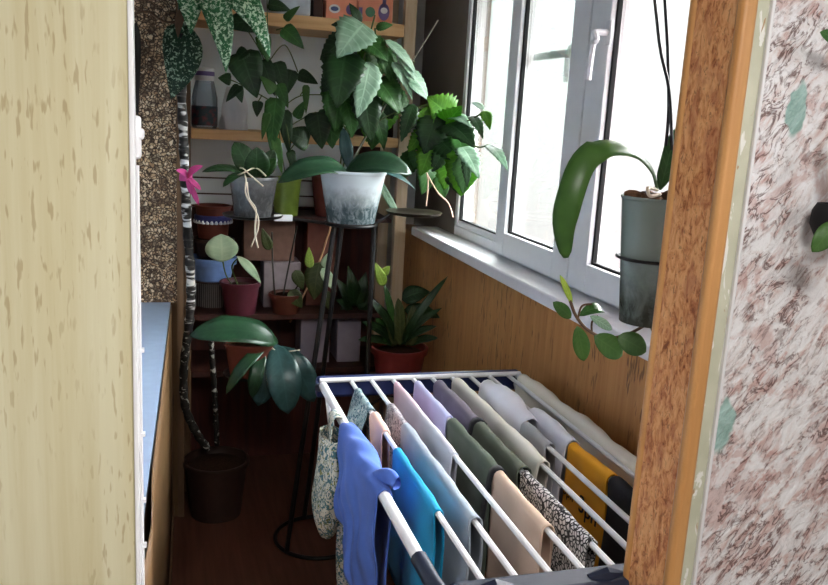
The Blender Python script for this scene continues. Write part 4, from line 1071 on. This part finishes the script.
# rod 8
drape('white_blouse', 'white blouse on the ninth rod between lavender shirt and yellow top', 'blouse', RX[7], 1.78, 1.565, .2, .2, lv, 81, r=.014, amp=.006, bulge=.01)
yl = cloth('yellow_cotton', rgb(240, 168, 40), .07)
yt = drape('yellow_top', 'bright yellow top with black print on the ninth rod', 'top', RX[7], 1.563, 1.385, .26, .2, yl, 82, r=.013, amp=.003, hem=.004)
fc = bpy.data.curves.new('print', 'FONT'); fc.body = '3pn'; fc.size = .055; fc.extrude = .0006; fc.align_x = 'CENTER'
fo = bpy.data.objects.new('print_tmp', fc); COL.objects.link(fo)
bpy.context.view_layer.update()
me = bpy.data.meshes.new_from_object(fo.evaluated_get(bpy.context.evaluated_depsgraph_get()))
bpy.data.objects.remove(fo)
ink = plain('black_print', rgb(32, 26, 26), .7, .2)
me.materials.clear(); me.materials.append(ink)
for zoff, yoff, sc_ in ((-.105, -.04, 1), (-.10, .05, .6)):
    po = bpy.data.objects.new('print', me); COL.objects.link(po); po.parent = yt
    po.matrix_local = Matrix.Translation((-.0225, yoff, zoff)) @ Matrix(((0, 0, -1), (-1, 0, 0), (0, 1, 0))).to_4x4() @ Matrix.Scale(sc_, 4)
mb = MB(); mb.lathe((RX[7], 0, 0), [(.001, 0)], 3)
vs = [(-.024, -.02+.032*math.cos(2*PI*k/16), -.15+.014*math.sin(2*PI*k/16)) for k in range(16)]
em = MB().add([Vector(v)+Vector(yt['_b']) for v in vs]+[Vector((v[0]-.001, v[1], v[2]))+Vector(yt['_b']) for v in vs], [tuple(range(16)), tuple(range(31, 15, -1))]+[(k, (k+1) % 16, 16+(k+1) % 16, 16+k) for k in range(16)])
em.build('print', ink, yt, smooth=False)
drape('black_trousers', 'black dark cloth beside the yellow top, near end of ninth rod', 'trousers', RX[7], 1.378, 1.20, .25, .22, cloth('black_cotton', rgb(40, 40, 44), .1), 83, r=.014, amp=.005)
# outer right tube
drape('cream_trousers', 'cream trousers along the outermost rod against the amber wall', 'trousers', RX[8]+.026, 2.04, 1.38, .22, .2, cloth('cream_cotton_trouser', rgb(238, 233, 220), .05), 91, r=.017, amp=.006, bulge=.006)

# ------------------------------------------------------------------ daylight and an added fill light
w = bpy.data.worlds.new('overcast_sky'); scn.world = w; w.use_nodes = True
nt = w.node_tree; bg = nt.nodes['Background']
tc = nt.nodes.new('ShaderNodeTexCoord'); sx = nt.nodes.new('ShaderNodeSeparateXYZ'); nt.links.new(tc.outputs['Generated'], sx.inputs[0])
mr = nt.nodes.new('ShaderNodeMapRange'); mr.inputs[1].default_value = -.5; mr.inputs[2].default_value = 1.0; nt.links.new(sx.outputs[2], mr.inputs[0])
cr = nt.nodes.new('ShaderNodeValToRGB'); nt.links.new(mr.outputs[0], cr.inputs[0])
el = cr.color_ramp.elements
SKY = [(.0, (.35, .31, .30, 1)), (.26, (.44, .41, .41, 1)), (.32, (.47, .46, .455, 1)), (.37, (.475, .50, .495, 1)), (.445, (.50, .54, .53, 1)), (.5, (5.2, 5.2, 5.2, 1)), (.65, (12.2, 12.2, 12.4, 1)), (1.0, (15.8, 15.8, 16, 1))]
while len(el) < len(SKY): el.new(.5)
for e, (p_, c_) in zip(el, SKY): e.position = p_; e.color = c_
nt.links.new(cr.outputs[0], bg.inputs[0]); bg.inputs[1].default_value = 1.06

ld = bpy.data.lights.new('added_fill', 'AREA'); ld.shape = 'DISK'; ld.size = .6; ld.energy = 7.5; ld.color = (1, .97, .92)  # unseen area light added to brighten the door leaf and the wallpaper
lo = bpy.data.objects.new('added_fill', ld); COL.objects.link(lo); lo.location = (.25, -.4, 2.46)
vs = scn.view_settings
vs.view_transform = 'Standard'; vs.look = 'None'; vs.gamma = 1; vs.use_curve_mapping = False
vs.exposure = 2.25
scn.cycles.use_denoising = True
scn.cycles.max_bounces = 10; scn.cycles.transparent_max_bounces = 16
for o in bpy.data.objects:
    if '_b' in o: del o['_b']
